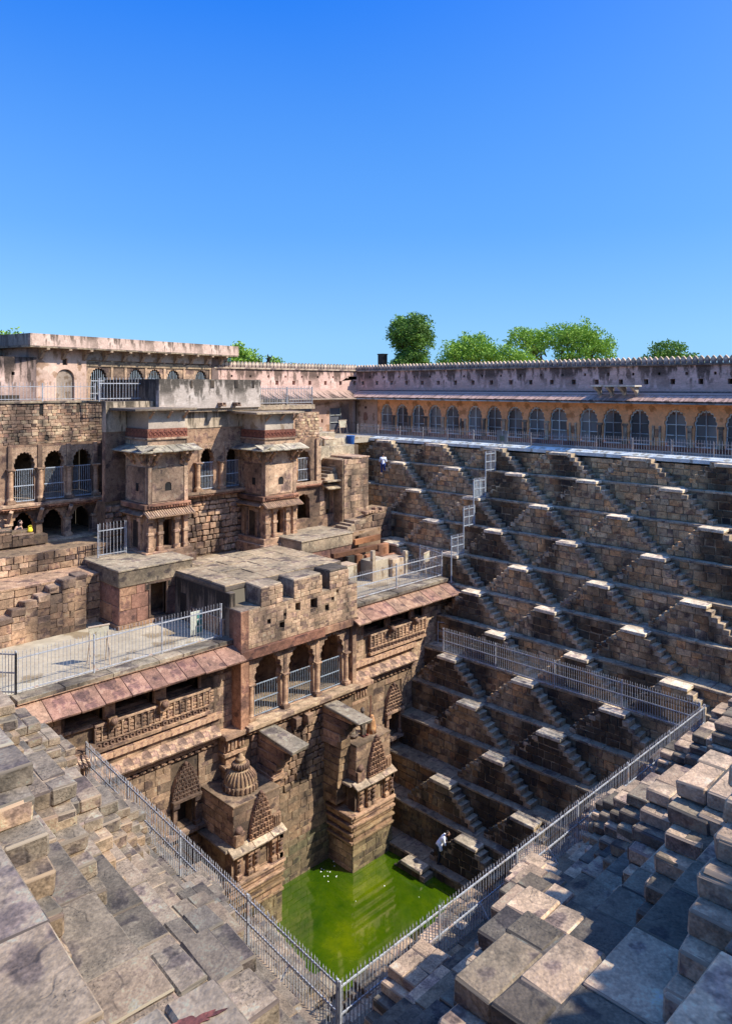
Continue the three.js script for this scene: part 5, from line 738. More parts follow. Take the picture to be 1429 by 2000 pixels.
// ---------------------------------------------------------------- railings
const F7 = -RISE * 7 + 0.03, lx = (b) => 12.42 + 0.07 * (b - 13.3);
railing('iron_railing', 'grey spiked railing on the left side, coming down to the near corner', 'railing', [lx(13.4), F7 - 0.2, 13.4], [lx(29.5), F7 - 0.2, 29.5], { h: 1.6, brace: [-0.7, 0], post: 4 });
railing('iron_railing', 'long grey spiked railing on the right side, running from the near corner', 'railing', [12.42, F7 - 0.2, 13.3], [34.85, F7 - 0.2, 13.3], { h: 1.6, brace: [0, -0.7], post: 4, sp: 0.13 });
railing('iron_railing', 'grey spiked railing across the stepped wall at the far end', 'railing', [34.85, F7, 13.5], [34.85, F7, 28.4], { h: 1.42, post: 3.6 });
railing('iron_railing', 'white spiked railing along the left palace terrace above the slab awning', 'railing', [11.2, -8.1, 30.5], [20.7, -8.1, 30.5], { h: 1.62, post: 3.2, sp: 0.16, r: 0.011, rails: [0.12, 1.4] });
railing('iron_railing', 'short gate railing at the left end of the palace terrace', 'railing', [11.2, -8.1, 30.5], [9.9, -8.1, 32.2], { h: 1.7, post: 1.9 });
railing('iron_railing', 'white spiked railing along the right palace terrace', 'railing', [28.8, -8.1, 30.45], [37.2, -8.1, 30.45], { h: 1.5, post: 4.2, sp: 0.15, r: 0.011, rails: [0.12, 0.75, 1.35] });
railing('iron_railing', 'end railing closing the right palace terrace by the stepped wall', 'railing', [37.25, -8.1, 30.45], [37.6, -8.1, 32.6], { h: 1.6, post: 2 });
railing('iron_railing', 'thin white railing along the gallery ledge above the stepped wall', 'railing', [43.5, -0.03, 44.5], [43.5, -0.03, 9], { h: 0.86, post: 2.3, rt: 0.035, sp: 0.16, r: 0.009, rails: [0.16, 0.74], c: [0.5, 0.46, 0.43] });
railing('iron_railing', 'white railing on top of the left two-storey wing', 'railing', [11, 3.12, 42.75], [20.2, 3.12, 42.75], { h: 1.0, post: 3.4, sp: 0.19, r: 0.01, rt: 0.035, rails: [0.12, 0.82], c: [0.6, 0.61, 0.62] });
railing('iron_railing', 'short bright railing beside the black stained parapet', 'railing', [19.9, 3.1, 41.6], [23.4, 3.1, 41.6], { h: 1.3, post: 3.6, sp: 0.2, r: 0.016, rails: [0.14, 1.02], c: [0.66, 0.67, 0.68] });
railing('iron_railing', 'railing on the roof above the right tower', 'railing', [30.1, 2.75, 39.9], [34.6, 2.75, 39.9], { h: 1.15, post: 2.2, sp: 0.14, r: 0.016, rails: [0.1, 1.05], c: [0.5, 0.48, 0.46] });
railing('iron_gate', 'grey spiked gate panel left of the left tower porch', 'gate', [18.3, -5.15, 38.4], [19.9, -5.15, 38.4], { h: 1.75, post: 1.6, sp: 0.2, r: 0.015, rails: [0.12, 1.4], c: [0.5, 0.53, 0.56] });
{ // barrier that climbs the stepped wall, one panel to a terrace
  const at = [[42.95, 0, 0.35], [41.75, -RISE, 0.9], [40.6, -RISE * 2, 1.05], [39.45, -RISE * 3, 0.95], [38.3, -RISE * 4, 1.05]], nm = ['topmost', 'second', 'third', 'fourth', 'lowest'];
  at.forEach(([a, y, w], i) => {
    if (i === 0) { const s = W('notice_board', 'white notice board on the gallery railing above the barrier', 'notice', 43, 0, 29.7); part('board', box(42.85, 42.89, 0.15, 0.95, 29.35, 30.25, [0.85, 0.88, 0.86]), M.paint, s); part('print', box(42.83, 42.845, 0.25, 0.6, 29.6, 29.95, [0.3, 0.42, 0.3], { ch: 0.001 }), M.paint, s); part('post', bar([42.87, -1.69, -29.75], [42.87, 1.0, -29.75], 0.035, [0.6, 0.68, 0.74], 6), M.metal, s); return; }
    const t = railing('barrier_panel', `blue grey barrier panel climbing the stepped wall, ${nm[i]} of its line`, 'barrier', [a + 0.2, y, 29.7], [a - w, y, 29.7], { h: 1.3, post: 0.6, sp: 0.1, r: 0.014, c: [0.56, 0.62, 0.66], group: 'barrier panels down the stepped wall' });
    t.abs = t.position; part('post', bar([a - w, y - 1.6, -29.7], [a - w, y + 1.2, -29.7], 0.04, [0.6, 0.68, 0.74], 6), M.metal, t);
    if (i === 2) part('sheet', block(a - w, a - 0.1, y + 0.15, y + 1.25, -29.73, -29.71, { c: [0.55, 0.62, 0.64], ch: 0.002 }), M.metal, t);
  });
}
{ // little gate at the top of the stairs beside the right wing
  const o = W('stair_gate', 'small open railing gate beside the right palace wing', 'gate', 36.2, -10.2, 29.6, null); for (const [a, b] of [[36.0, 29.75], [36.2, 29.3], [36.3, 28.9]]) part('post', bar([a, -11.8, -b], [a, -10.5, -b], 0.035, C.steel, 6), M.metal, o);
  for (const y of [-10.55, -11.1, -11.6]) part('rail', [beam([36, y, -29.75], [36.2, y, -29.3], 0.04, 0.04, C.steel), beam([36.2, y, -29.3], [36.3, y - 0.3, -28.9], 0.04, 0.04, C.steel)], M.metal, o);
  part('landing', box(35.4, 36.6, -11.95, -11.8, 28.8, 30, [0.85, 0.82, 0.76]), M.rough, o);
}
// ---------------------------------------------------------------- signs, easels, bins
function easel(a, y, b, turn, h, label) {
  const o = thing('easel_sign', label, 'sign', frame(a, y, -b, turn)), wd = [0.5, 0.38, 0.26];
  for (const s of [-1, 1]) { part('leg', beam([s * 0.42, 0, 0.22], [s * 0.36, h, -0.02], 0.05, 0.05, wd), M.plain, o); part('leg', beam([s * 0.4, 0, -0.4], [s * 0.36, h * 0.72, -0.02], 0.04, 0.04, wd), M.plain, o); }
  part('board', block(-0.42, 0.42, h - 0.55, h, 0.0, 0.04, { c: [0.78, 0.7, 0.58], ch: 0.006 }), M.paint, o); part('board_frame', [block(-0.46, 0.46, h - 0.02, h + 0.04, -0.01, 0.06, { c: wd, ch: 0.006 }), block(-0.46, 0.46, h - 0.6, h - 0.55, -0.01, 0.06, { c: wd, ch: 0.006 })], M.plain, o);
  return o;
}
easel(15.0, -8.16, 31.4, -0.2, 1.7, 'wooden easel sign behind the left terrace railing');
easel(36.6, -8.2, 31.2, 0.3, 1.6, 'leaning easel sign in the corner of the right terrace');
easel(43.4, 0, 46.2, 0, 1.1, 'small wooden easel in front of the corner gallery');
{
  const o = W('blue_sign', 'blue notice on two thin posts standing on the lower bastion', 'sign', 38.2, -5, 38.9); part('board', block(0, 0.52, 0, 0.72, 0, 0.03, { c: [0.05, 0.07, 0.42], ch: 0.004 }).rotateX(-0.12).rotateY(0.3).translate(38.0, -4.0, -38.9), M.paint, o);
  for (const s of [0.03, 0.47]) part('post', bar([38.0 + s, -5.4, -38.6 - s * 0.3], [38.0 + s, -3.6, -38.95 - s * 0.3], 0.018, [0.6, 0.6, 0.62], 5), M.metal, o);
  for (let i = 0; i < 4; i++) part('print', block(0.08, 0.44 - hash(i) * 0.1, 0.12 + i * 0.14, 0.155 + i * 0.14, 0.032, 0.036, { c: [0.7, 0.72, 0.8], ch: 0.001 }).rotateX(-0.12).rotateY(0.3).translate(38.0, -4.0, -38.9), M.paint, o);
  const b = W('blue_bin', 'bright blue bin beside the top of the steps below the corner gallery', 'bin', 40.6, -0.9, 42.3); part('body', lathe([[0, 0], [0.26, 0], [0.34, 0.85], [0.31, 0.85], [0.24, 0.1], [0, 0.1]], [0.03, 0.16, 0.62], 14).translate(40.7, -0.75, -42.4), M.paint, b); part('rim', dress(new THREE.TorusGeometry(0.34, 0.035, 5, 16).rotateX(Math.PI / 2), [0.05, 0.22, 0.7]).translate(40.7, 0.1, -42.4), M.paint, b);
  const w = W('banner_board', 'white printed board with green panels beside the doorway block', 'board', 20.5, -8.15, 33.2); part('board', box(19.75, 20.45, -8.1, -6.95, 31.7, 31.74, [0.86, 0.86, 0.8]), M.paint, w); for (let i = 0; i < 3; i++) part('print', box(20.1, 20.4, -8.0 + i * 0.34, -7.75 + i * 0.34, 31.685, 31.697, [0.1, 0.32, 0.34], { ch: 0.001 }), M.paint, w);
}
// ---------------------------------------------------------------- people: each one a continuous surface from a smooth field of tapered bones
function field(bones, cell, pad = 0.06) { // bone: [x, y, z, r, x, y, z, r, colour, blend]
  const lo = [1e9, 1e9, 1e9], hi = [-1e9, -1e9, -1e9];
  for (const b of bones) for (const k of [0, 4]) for (let i = 0; i < 3; i++) { lo[i] = Math.min(lo[i], b[k + i] - b[k + 3] - pad); hi[i] = Math.max(hi[i], b[k + i] + b[k + 3] + pad); }
  const size = Math.max(hi[0] - lo[0], hi[1] - lo[1], hi[2] - lo[2]), N = Math.ceil(size / cell), mc = new MarchingCubes(N, new THREE.MeshBasicMaterial(), false, false, 400000), c = lo.map((v, i) => (v + hi[i]) / 2);
  const D = (x, y, z, b) => { const dx = b[4] - b[0], dy = b[5] - b[1], dz = b[6] - b[2], L = dx * dx + dy * dy + dz * dz, t = L ? clamp(((x - b[0]) * dx + (y - b[1]) * dy + (z - b[2]) * dz) / L) : 0; return Math.hypot(x - b[0] - dx * t, y - b[1] - dy * t, z - b[2] - dz * t) - mix(b[3], b[7], t); };
  const S = size / 2, K = 0.025;
  for (let k = 0; k < N; k++) for (let j = 0; j < N; j++) for (let i = 0; i < N; i++) {
    const x = c[0] + (i - N / 2) / (N / 2) * S, y = c[1] + (j - N / 2) / (N / 2) * S, z = c[2] + (k - N / 2) / (N / 2) * S; let d = 1;
    for (const b of bones) { const e = D(x, y, z, b), q = b[9] ?? K, h = Math.max(q - Math.abs(d - e), 0) / q; d = Math.min(d, e) - h * h * q * 0.25; }
    mc.field[i + j * N + k * N * N] = -d;
  }
  mc.isolation = 0; mc.update();
  const n = mc.count, P = new Float32Array(n * 3), Nn = new Float32Array(n * 3), Cc = new Float32Array(n * 3), U = new Float32Array(n * 2);
  for (let i = 0; i < n; i++) {
    const p = [0, 1, 2].map((q) => mc.positionArray[i * 3 + q] * S + c[q]); let best = 1e9, col = [1, 1, 1];
    for (const b of bones) { const e = D(...p, b); if (e < best) { best = e; col = b[8]; } }
    for (let q = 0; q < 3; q++) { P[i * 3 + q] = p[q]; Nn[i * 3 + q] = mc.normalArray[i * 3 + q]; Cc[i * 3 + q] = col[q]; } U[i * 2] = p[0]; U[i * 2 + 1] = p[1];
  }
  const g = new THREE.BufferGeometry(); g.setAttribute('position', new THREE.BufferAttribute(P, 3)); g.setAttribute('normal', new THREE.BufferAttribute(Nn, 3)); g.setAttribute('uv', new THREE.BufferAttribute(U, 2)); g.setAttribute('color', new THREE.BufferAttribute(Cc, 3)); return g;
}
const bone = (p, r, q, s, c, k) => [...p, r, ...q, s, c, k];
const SKIN = [0.4, 0.22, 0.14], HAIR = [0.015, 0.012, 0.01];
function head(c, f, up = [0, 1, 0], skin = SKIN, hair = 'short') { // c = centre, f = facing (unit, level)
  const s = [f[2], 0, -f[0]], at = (x, y, z) => [c[0] + s[0] * x + f[0] * z + up[0] * y, c[1] + y * up[1], c[2] + s[2] * x + f[2] * z + up[2] * y];
  const b = [bone(at(0, 0.03, -0.01), 0.088, at(0, 0.045, -0.02), 0.09, skin), bone(at(0, -0.04, 0.03), 0.062, at(0, -0.085, 0.05), 0.036, skin), bone(at(0, 0.02, 0.085), 0.01, at(0, -0.02, 0.105), 0.016, skin, 0.012), bone(at(-0.025, -0.055, 0.083), 0.008, at(0.025, -0.055, 0.083), 0.008, [0.3, 0.1, 0.08], 0.006),
    bone(at(-0.085, 0.02, 0), 0.014, at(-0.09, -0.02, 0.005), 0.018, skin, 0.01), bone(at(0.085, 0.02, 0), 0.014, at(0.09, -0.02, 0.005), 0.018, skin, 0.01), bone(at(-0.033, 0.02, 0.076), 0.011, at(-0.033, 0.02, 0.077), 0.011, HAIR, 0.004), bone(at(0.033, 0.02, 0.076), 0.011, at(0.033, 0.02, 0.077), 0.011, HAIR, 0.004),
    bone(at(0, 0.085, -0.02), 0.072, at(0, 0.04, -0.055), 0.075, HAIR, 0.01), bone(at(-0.05, 0.075, 0.02), 0.04, at(-0.065, 0.03, -0.03), 0.04, HAIR, 0.01), bone(at(0.05, 0.075, 0.02), 0.04, at(0.065, 0.03, -0.03), 0.04, HAIR, 0.01)];
  if (hair === 'long') b.push(bone(at(0, 0.02, -0.08), 0.07, at(0, -0.2, -0.1), 0.05, HAIR, 0.02), bone(at(-0.07, 0, -0.02), 0.04, at(-0.075, -0.18, -0.03), 0.03, HAIR, 0.02), bone(at(0.07, 0, -0.02), 0.04, at(0.075, -0.18, -0.03), 0.03, HAIR, 0.02));
  return b;
}
function hand(w, d, side, skin = SKIN) { // wrist, direction, thumb side
  const n = V3(...d).normalize(), s = V3(...side).normalize(), p = (l, o, c = 0) => { const v = V3(...w).addScaledVector(n, l).addScaledVector(s, o); const k = n.clone().cross(s); v.addScaledVector(k, c); return v.toArray(); }, out = [bone(w, 0.024, p(0.03, 0), 0.026, skin, 0.012), bone(p(0.03, -0.022), 0.017, p(0.085, -0.026), 0.013, skin, 0.012), bone(p(0.03, 0.022), 0.018, p(0.085, 0.026), 0.013, skin, 0.012), bone(p(0.03, 0), 0.018, p(0.088, 0), 0.014, skin, 0.012)];
  [[-0.031, 0.055], [-0.0105, 0.07], [0.0105, 0.076], [0.031, 0.068]].forEach(([o, l]) => { out.push(bone(p(0.082, o), 0.0095, p(0.082 + l * 0.52, o * 1.1, 0.008), 0.0085, skin, 0.004), bone(p(0.082 + l * 0.52, o * 1.1, 0.008), 0.0085, p(0.082 + l * 0.9, o * 1.12, 0.03), 0.0075, skin, 0.004)); });
  out.push(bone(p(0.025, 0.022), 0.013, p(0.055, 0.052, 0.01), 0.011, skin, 0.006), bone(p(0.055, 0.052, 0.01), 0.011, p(0.088, 0.06, 0.02), 0.0085, skin, 0.005)); return out;
}
function person(label, fr, X, Y, Z, body, heads, hands) {
  const o = tag(part('person', [field(body, 0.014), field(heads, 0.006, 0.03), ...hands.map((h) => field(h, 0.004, 0.02))], M.plain, scene), label, 'person'); o.position.copy(fr.at(X, Y, Z)); o.rotation.y = fr.th; return o;
}
{ // going down the steps, seen from behind, white shirt and blue jeans (local +z = the way the person looks)
  const sh = [0.86, 0.87, 0.9], jn = [0.03, 0.06, 0.22], so = [0.8, 0.82, 0.85];
  const body = [bone([-0.09, 0.95, 0], 0.115, [0.09, 0.95, 0], 0.115, jn), bone([0, 1.0, 0], 0.13, [0, 1.2, 0.01], 0.125, sh, 0.05), bone([-0.09, 1.32, 0], 0.11, [0.09, 1.32, 0], 0.11, sh, 0.05), bone([-0.17, 1.42, 0], 0.06, [0.17, 1.42, 0], 0.06, sh, 0.05), bone([0, 1.4, 0], 0.062, [0, 1.54, 0.02], 0.05, SKIN),
    bone([-0.1, 0.92, 0], 0.1, [-0.11, 0.5, 0.04], 0.072, jn), bone([-0.11, 0.5, 0.04], 0.07, [-0.11, 0.09, -0.02], 0.052, jn), bone([-0.11, 0.04, -0.04], 0.045, [-0.12, 0.035, 0.13], 0.035, so), bone([0.1, 0.92, 0], 0.1, [0.11, 0.48, 0.12], 0.072, jn), bone([0.11, 0.48, 0.12], 0.07, [0.11, 0.09, 0.1], 0.052, jn), bone([0.11, 0.04, 0.08], 0.045, [0.12, 0.035, 0.25], 0.035, so),
    bone([-0.2, 1.41, 0], 0.056, [-0.25, 1.14, -0.02], 0.044, sh), bone([-0.25, 1.14, -0.02], 0.042, [-0.23, 0.92, 0.08], 0.028, SKIN), bone([0.2, 1.41, 0], 0.056, [0.26, 1.15, 0.02], 0.044, sh), bone([0.26, 1.15, 0.02], 0.042, [0.24, 0.95, 0.14], 0.028, SKIN)];
  person('person in white shirt and blue jeans walking on the steps below the corner', frame(0, 0, 0, 2.3), 0, 0, 0, body, head([0, 1.64, 0.03], [0, 0, 1]), [hand([-0.23, 0.92, 0.08], [0.02, -1, 0.25], [0.3, 0.1, 1]), hand([0.24, 0.95, 0.14], [-0.02, -1, 0.25], [-0.3, 0.1, 1])]).position.set(41.55, -RISE * 1 - 0.2414 * 5, -39.72);
}
{ // stooping by the pool in a white shawl and dark trousers
  const wh = [0.88, 0.88, 0.9], dk = [0.02, 0.022, 0.028], body = [bone([-0.08, 0.92, -0.06], 0.12, [0.08, 0.92, -0.06], 0.12, dk), bone([0, 0.98, -0.03], 0.14, [0, 1.2, 0.12], 0.14, wh, 0.05), bone([-0.1, 1.3, 0.2], 0.12, [0.1, 1.3, 0.2], 0.12, wh, 0.05), bone([-0.16, 1.4, 0.26], 0.065, [0.16, 1.4, 0.26], 0.065, wh, 0.05), bone([0, 1.38, 0.26], 0.06, [0, 1.48, 0.36], 0.05, SKIN), bone([-0.09, 0.88, -0.06], 0.1, [-0.1, 0.48, 0.02], 0.07, dk), bone([-0.1, 0.48, 0.02], 0.07, [-0.1, 0.09, -0.06], 0.05, dk), bone([-0.1, 0.04, -0.07], 0.045, [-0.1, 0.035, 0.11], 0.035, dk), bone([0.09, 0.88, -0.06], 0.1, [0.1, 0.48, 0.1], 0.07, dk), bone([0.1, 0.48, 0.1], 0.07, [0.1, 0.09, 0.06], 0.05, dk), bone([0.1, 0.04, 0.05], 0.045, [0.1, 0.035, 0.23], 0.035, dk),
    bone([-0.19, 1.38, 0.25], 0.06, [-0.24, 1.12, 0.32], 0.055, wh), bone([-0.24, 1.12, 0.32], 0.045, [-0.16, 0.92, 0.4], 0.028, SKIN), bone([0.19, 1.38, 0.25], 0.06, [0.25, 1.12, 0.32], 0.055, wh), bone([0.25, 1.12, 0.32], 0.045, [0.16, 0.94, 0.42], 0.028, SKIN), bone([-0.05, 1.05, 0.02], 0.15, [-0.08, 0.8, 0.1], 0.12, wh, 0.06)];
  person('person in white shawl stooping on the lowest ledge beside the green pool', frame(0, 0, 0, 0.6), 0, 0, 0, body, head([0, 1.56, 0.44], [0, 0, 1]), [hand([-0.16, 0.92, 0.4], [0.05, -1, 0.2], [0.5, 0.1, 1]), hand([0.16, 0.94, 0.42], [-0.05, -1, 0.2], [-0.5, 0.1, 1])]).position.set(29.75, -RISE * 12, -24.5);
}
{ // sitting on the parapet of the lower arcade
  const bl = [0.02, 0.02, 0.03], sk = [0.52, 0.32, 0.23], nv = [0.04, 0.05, 0.1], body = [bone([-0.1, 0.12, 0], 0.13, [0.1, 0.12, 0], 0.13, nv), bone([0, 0.2, 0.02], 0.13, [0, 0.38, 0.06], 0.115, bl, 0.05), bone([-0.08, 0.46, 0.09], 0.1, [0.08, 0.46, 0.09], 0.1, bl, 0.05), bone([-0.15, 0.56, 0.1], 0.055, [0.15, 0.56, 0.1], 0.055, sk, 0.05), bone([0, 0.54, 0.1], 0.06, [0, 0.7, 0.16], 0.045, sk),
    bone([-0.1, 0.12, 0.05], 0.1, [-0.16, 0.2, 0.45], 0.075, nv), bone([-0.16, 0.2, 0.45], 0.07, [-0.15, -0.22, 0.5], 0.05, nv), bone([-0.15, -0.26, 0.5], 0.042, [-0.15, -0.28, 0.66], 0.034, bl), bone([0.1, 0.12, 0.05], 0.1, [0.14, 0.2, 0.45], 0.075, nv), bone([0.14, 0.2, 0.45], 0.07, [0.14, -0.22, 0.5], 0.05, nv), bone([0.14, -0.26, 0.5], 0.042, [0.14, -0.28, 0.66], 0.034, bl),
    bone([-0.18, 0.55, 0.1], 0.05, [-0.3, 0.32, 0.05], 0.04, sk), bone([-0.3, 0.32, 0.05], 0.038, [-0.2, 0.22, 0.26], 0.026, sk), bone([0.18, 0.55, 0.1], 0.05, [0.27, 0.32, 0.12], 0.04, sk), bone([0.27, 0.32, 0.12], 0.038, [0.12, 0.26, 0.3], 0.026, sk)];
  person('person with bare shoulders and dark clothes sitting under the left lower arch', frame(0, 0, 0, 0.5), 0, 0, 0, body, head([0.02, 0.8, 0.2], [0.3, -0.2, 0.93], [0, 1, 0], sk, 'long'), [hand([-0.2, 0.22, 0.26], [0.5, -0.2, 1], [1, 0.3, -0.3], sk), hand([0.12, 0.26, 0.3], [-0.4, -0.2, 1], [-1, 0.3, -0.3], sk)]).position.set(15.55, -4.2, -42.2);
  const b = W('yellow_bag', 'small yellow bag on the parapet beside the seated person', 'bag', 15.9, -3.9, 41.5); part('body', [lathe([[0, 0], [0.13, 0.02], [0.15, 0.12], [0.1, 0.26], [0.04, 0.3], [0, 0.3]], [0.75, 0.6, 0.03], 12).scale(1, 1, 0.7).translate(15.95, -3.9, 29.0 * 0 - 41.45)], M.plain, b); part('strap', dress(new THREE.TorusGeometry(0.1, 0.014, 5, 14, Math.PI), [0.7, 0.58, 0.05]).translate(15.95, -3.62, -41.45), M.plain, b);
}
// ---------------------------------------------------------------- trees beyond the walls: limbs, twigs and leaf clumps of small faces
const leafMats = [[0.1, 0.2, 0.014], [0.2, 0.36, 0.022], [0.3, 0.47, 0.035]].map((c) => new THREE.MeshPhysicalMaterial({ color: new THREE.Color().setRGB(...c), roughness: 0.8, transmission: 0.25, thickness: 0, side: THREE.DoubleSide }));
const leafGeo = (() => { const g = new THREE.BufferGeometry(); g.setAttribute('position', new THREE.Float32BufferAttribute([0, 0, 0, 0.5, 0.22, 0.06, 1, 0, 0, 0, 0, 0, 1, 0, 0, 0.5, -0.22, 0.06], 3)); g.computeVertexNormals(); return g; })();
function tree(name, label, px, depth, y0, lobes, o = {}) { // lobes: [right, up, ahead, radius across, radius up]
  const u = (px - 714) / 1475, r = u * depth, a = (depth + r) / Math.SQRT2, b = (depth - r) / Math.SQRT2, t = thing(name, label, 'tree', WORLD, a, y0, -b, o.group), R = V3(Math.SQRT1_2, 0, Math.SQRT1_2), A = V3(Math.SQRT1_2, 0, -Math.SQRT1_2);
  const P = (q) => R.clone().multiplyScalar(q[0]).addScaledVector(A, q[2]).add(V3(0, q[1], 0)), bark = o.bark ?? [0.16, 0.12, 0.09];
  const limb = (p, q, r0, r1) => { const m = p.clone().lerp(q, 0.5).add(V3(rr(-0.12, 0.12), rr(-0.05, 0.1), rr(-0.12, 0.12)).multiplyScalar(p.distanceTo(q))), g = []; const c = new THREE.CatmullRomCurve3([p, m, q]); let pv = p; for (let i = 1; i <= 4; i++) { const n = c.getPoint(i / 4); g.push(bar(pv.toArray(), n.toArray(), mix(r0, r1, (i - 1) / 4), bark, 6, mix(r0, r1, i / 4))); pv = n; } return merge(g); };
  const top = V3(0, o.fork ?? 2, 0); part('trunk', limb(V3(0, 0, 0), top, o.r ?? 0.3, (o.r ?? 0.3) * 0.75), M.stone, t);
  lobes.forEach((l) => { const c = P(l); part('limb', limb(top, c, (o.r ?? 0.3) * 0.6, 0.05), M.stone, t); if (!o.bare) for (let i = 0; i < 5; i++) part('twig', limb(c.clone().lerp(top, 0.3), c.clone().add(V3(rr(-1, 1) * l[3], rr(-0.3, 1) * l[4], rr(-1, 1) * l[3]).multiplyScalar(0.75)), 0.06, 0.015), M.stone, t); });
  if (o.bare) { for (const l of lobes) { const c = P(l); for (let i = 0; i < 6; i++) part('twig', limb(c.clone().lerp(top, rr(0, 0.5)), c.clone().add(V3(rr(-1, 1), rr(-0.2, 1), rr(-1, 1)).multiplyScalar(l[3])), 0.1, 0.03), M.stone, t); } return t; }
  const sets = [[], [], []], size = o.leaf ?? 0.34;
  for (const l of lobes) {
    const c = P(l), n = Math.round((o.n ?? 26) * l[3] * l[4]) + 6;
    for (let i = 0; i < n; i++) { // clumps near the lobe's skin
      const d = V3(rr(-1, 1), rr(-0.8, 1), rr(-1, 1)); if (d.length() > 1 || d.length() < 0.05) { i--; continue; } d.normalize().multiplyScalar(Math.pow(rnd(), 0.4)); const k = c.clone().add(V3(d.x * l[3], d.y * l[4], d.z * l[3])), cr = rr(0.3, 0.62) * (o.clump ?? 1), s = Math.floor(rnd() * 3);
      for (let m = 0; m < (o.per ?? 26); m++) { const q = V3(rr(-1, 1), rr(-1, 1), rr(-1, 1)).multiplyScalar(cr); q.y *= 0.7; sets[(s + (rnd() < 0.25 ? 1 : 0)) % 3].push(k.clone().add(q)); }
    }
  }
  sets.forEach((ps, i) => { const im = new THREE.InstancedMesh(leafGeo, leafMats[o.tone ? Math.min(2, Math.max(0, i + o.tone)) : i], ps.length), M4 = new THREE.Matrix4(), e = new THREE.Euler(), q = new THREE.Quaternion(); ps.forEach((p, k) => { e.set(rr(-1, 1), rr(0, 6.3), rr(-1, 1)); q.setFromEuler(e); const s = size * rr(0.6, 1.3); im.setMatrixAt(k, M4.compose(p, q, V3(s, s, s))); }); im.name = numbered('crown'); im.castShadow = im.receiveShadow = true; im.userData.kind = 'stuff'; t.add(im); });
  return t;
}
tree('columnar_tree', 'tall dark green columnar tree with two rounded tiers behind the parapet', 801, 78, 0, [[0.1, 10.0, 0, 2.0, 1.7], [0.2, 8.6, 0.3, 2.1, 1.4], [-0.3, 9.3, -0.2, 2.1, 1.6], [0.6, 9.4, 0, 1.7, 1.5], [-0.2, 6.3, 0, 1.9, 1.1], [0.5, 6.9, 0, 1.7, 0.9], [0, 5.4, 0, 1.9, 1]], { n: 34, per: 36, leaf: 0.27, fork: 3.5, tone: -1, clump: 0.85 });
tree('spreading_tree', 'bright green feathery tree left of the tallest spreading crown', 925, 86, 0, [[-2.3, 7.3, 0, 2.0, 1.8], [-0.2, 8.3, 0.5, 2.2, 1.9], [1.9, 7.4, 0, 2.1, 1.7], [4.2, 7.0, -0.5, 2.3, 1.5], [6.2, 6.2, 0, 1.6, 1.0], [-3.3, 5.9, 0, 1.4, 1.0]], { n: 24, per: 26, leaf: 0.32, tone: 1 });
tree('spreading_tree', 'wide airy green tree with visible branches behind the arcade wall', 1098, 92, 0, [[-5.2, 9.9, 0, 1.9, 1.2], [-2.6, 9.6, 1, 1.9, 1.3], [-3.8, 8.6, 0, 1.5, 0.9], [0.0, 10.0, 0, 2.2, 1.7], [2.6, 10.2, 0.5, 2.3, 1.8], [4.4, 8.7, 0, 2.1, 1.7], [1.4, 7.9, 0, 2.2, 1.3], [3.8, 6.8, 0, 1.9, 1.0], [0, 6.5, 0, 1.8, 0.8]], { n: 22, per: 26, leaf: 0.32, fork: 3, clump: 1.05, tone: 1 });
tree('round_tree', 'dark rounded tree crown above the arcade wall on the right', 1308, 84, 0, [[-2.1, 6.4, 0, 1.5, 1.1], [-0.1, 7.4, 0, 2.1, 1.6], [2.0, 6.4, 0, 1.7, 1.2], [3.2, 5.6, 0, 1.2, 0.9]], { n: 30, per: 26, leaf: 0.32, tone: -1 });
tree('round_tree', 'green tree at the left picture edge behind the roof pavilion', 14, 75, 0, [[-1.5, 8.2, 0, 1.8, 1.5], [0.6, 8.3, 0, 1.5, 1.2], [1.8, 7.8, 0, 1.1, 1.1], [0, 7.0, 0, 2.2, 1]], { n: 24, per: 24 });
tree('round_tree', 'tip of a green tree just showing over the pavilion parapet', 140, 80, 0, [[0, 8.1, 0, 1.2, 0.9]], { n: 24, per: 22 });
tree('round_tree', 'small rounded green tree just right of the roof pavilion', 472, 80, 0, [[-0.3, 7.2, 0, 1.4, 1.2], [0.8, 6.7, 0, 1.1, 1.0]], { n: 26, per: 26, tone: 1 });
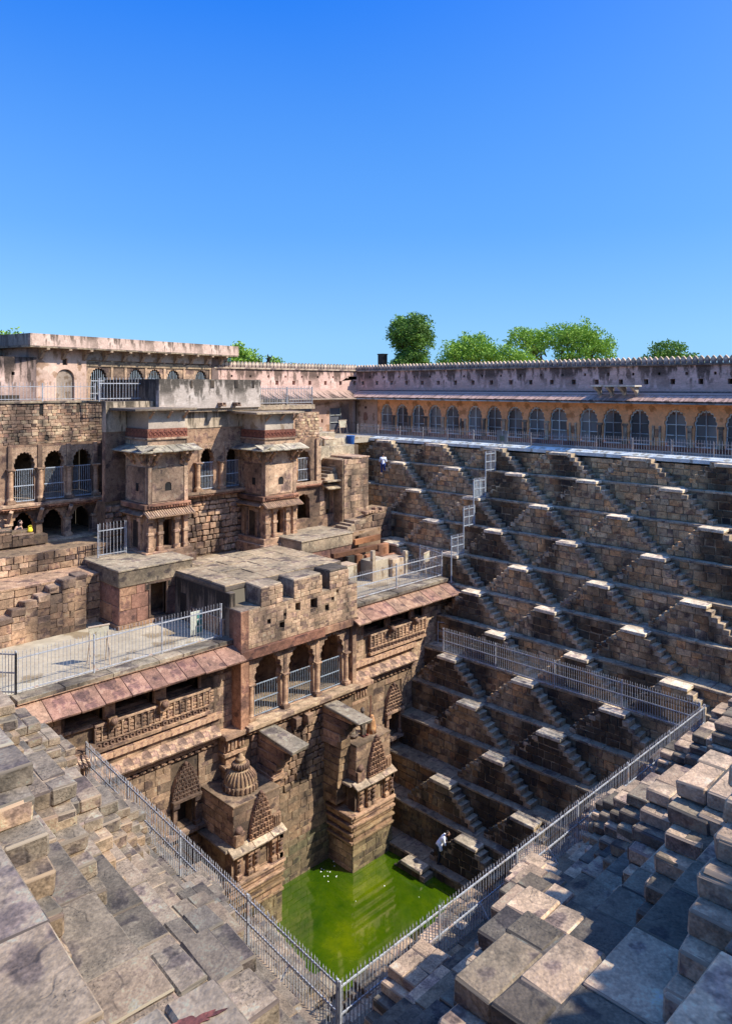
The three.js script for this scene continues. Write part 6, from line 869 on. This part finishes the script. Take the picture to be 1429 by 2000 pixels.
tree('round_tree', 'thin pale green shrubby tree beside the bare stump', 537, 82, 0, [[0, 6.6, 0, 0.6, 0.7], [0.9, 5.9, 0, 0.5, 0.4]], { n: 22, per: 20, tone: 1 });
tree('dead_tree', 'dark bare broken tree with short branches above the back wall', 521, 80, 0, [[-0.9, 6.6, 0, 0.5, 0.5], [0.2, 7.0, 0, 0.4, 0.6], [0.7, 6.4, 0, 0.4, 0.5]], { bare: true, bark: [0.03, 0.025, 0.025], fork: 5, r: 0.35 });
tree('round_tree', 'low green bush between the columnar tree and the feathery tree', 858, 84, 0, [[0, 4.9, 0, 0.8, 0.6], [1.0, 5.0, 0, 0.7, 0.6]], { n: 26, per: 22, tone: 1 });
{ const o = W('dark_pillar', 'dark stained pillar standing at the foot of the columnar tree', 'pillar', 56, 0, 53.5); part('shaft', box(55.6, 56.3, 0, 7.2, 53.2, 53.9, [0.1, 0.085, 0.08]), M.rough, o); part('cap', box(55.55, 56.35, 7.2, 7.3, 53.15, 53.95, [0.12, 0.1, 0.09]), M.rough, o); }
{ // the gallery's parapet goes on behind the camera's right shoulder and shades the near steps
  const p = W('near_parapet_wall', 'plastered parapet wall with leaf merlons along the near right side of the well', 'wall', 18, -0.4, -2.4);
  boundaryWall(p, frame(0, 0, 2.4, Math.PI), -46, 3, 0, 4.75, 0, 1.72, -0.4);
}
{ // smears of red paint on the edge of the near landing
  const blot = (n, r0, sx, sz) => new THREE.Shape(Array.from({ length: n }, (_, i) => { const t = i / n * Math.PI * 2, r = r0 * (0.85 + 0.22 * Math.sin(t * 3 + 1) + 0.16 * Math.sin(t * 7 + 2) + 0.1 * Math.sin(t * 13)); return new THREE.Vector2(r * Math.cos(t) * sx, r * Math.sin(t) * sz); }));
  const o = W('paint_smear', 'dull red paint smear on the grey landing at the bottom left', 'paint mark', 2.55, 0.02, 4.06); part('smear', extrude(blot(60, 0.06, 3, 0.8), 0.003, [0.42, 0.16, 0.14]).rotateX(-Math.PI / 2).rotateY(-0.35).translate(2.55, 0.012, -4.06), M.rough, o);
}
renderer.render(scene, camera);
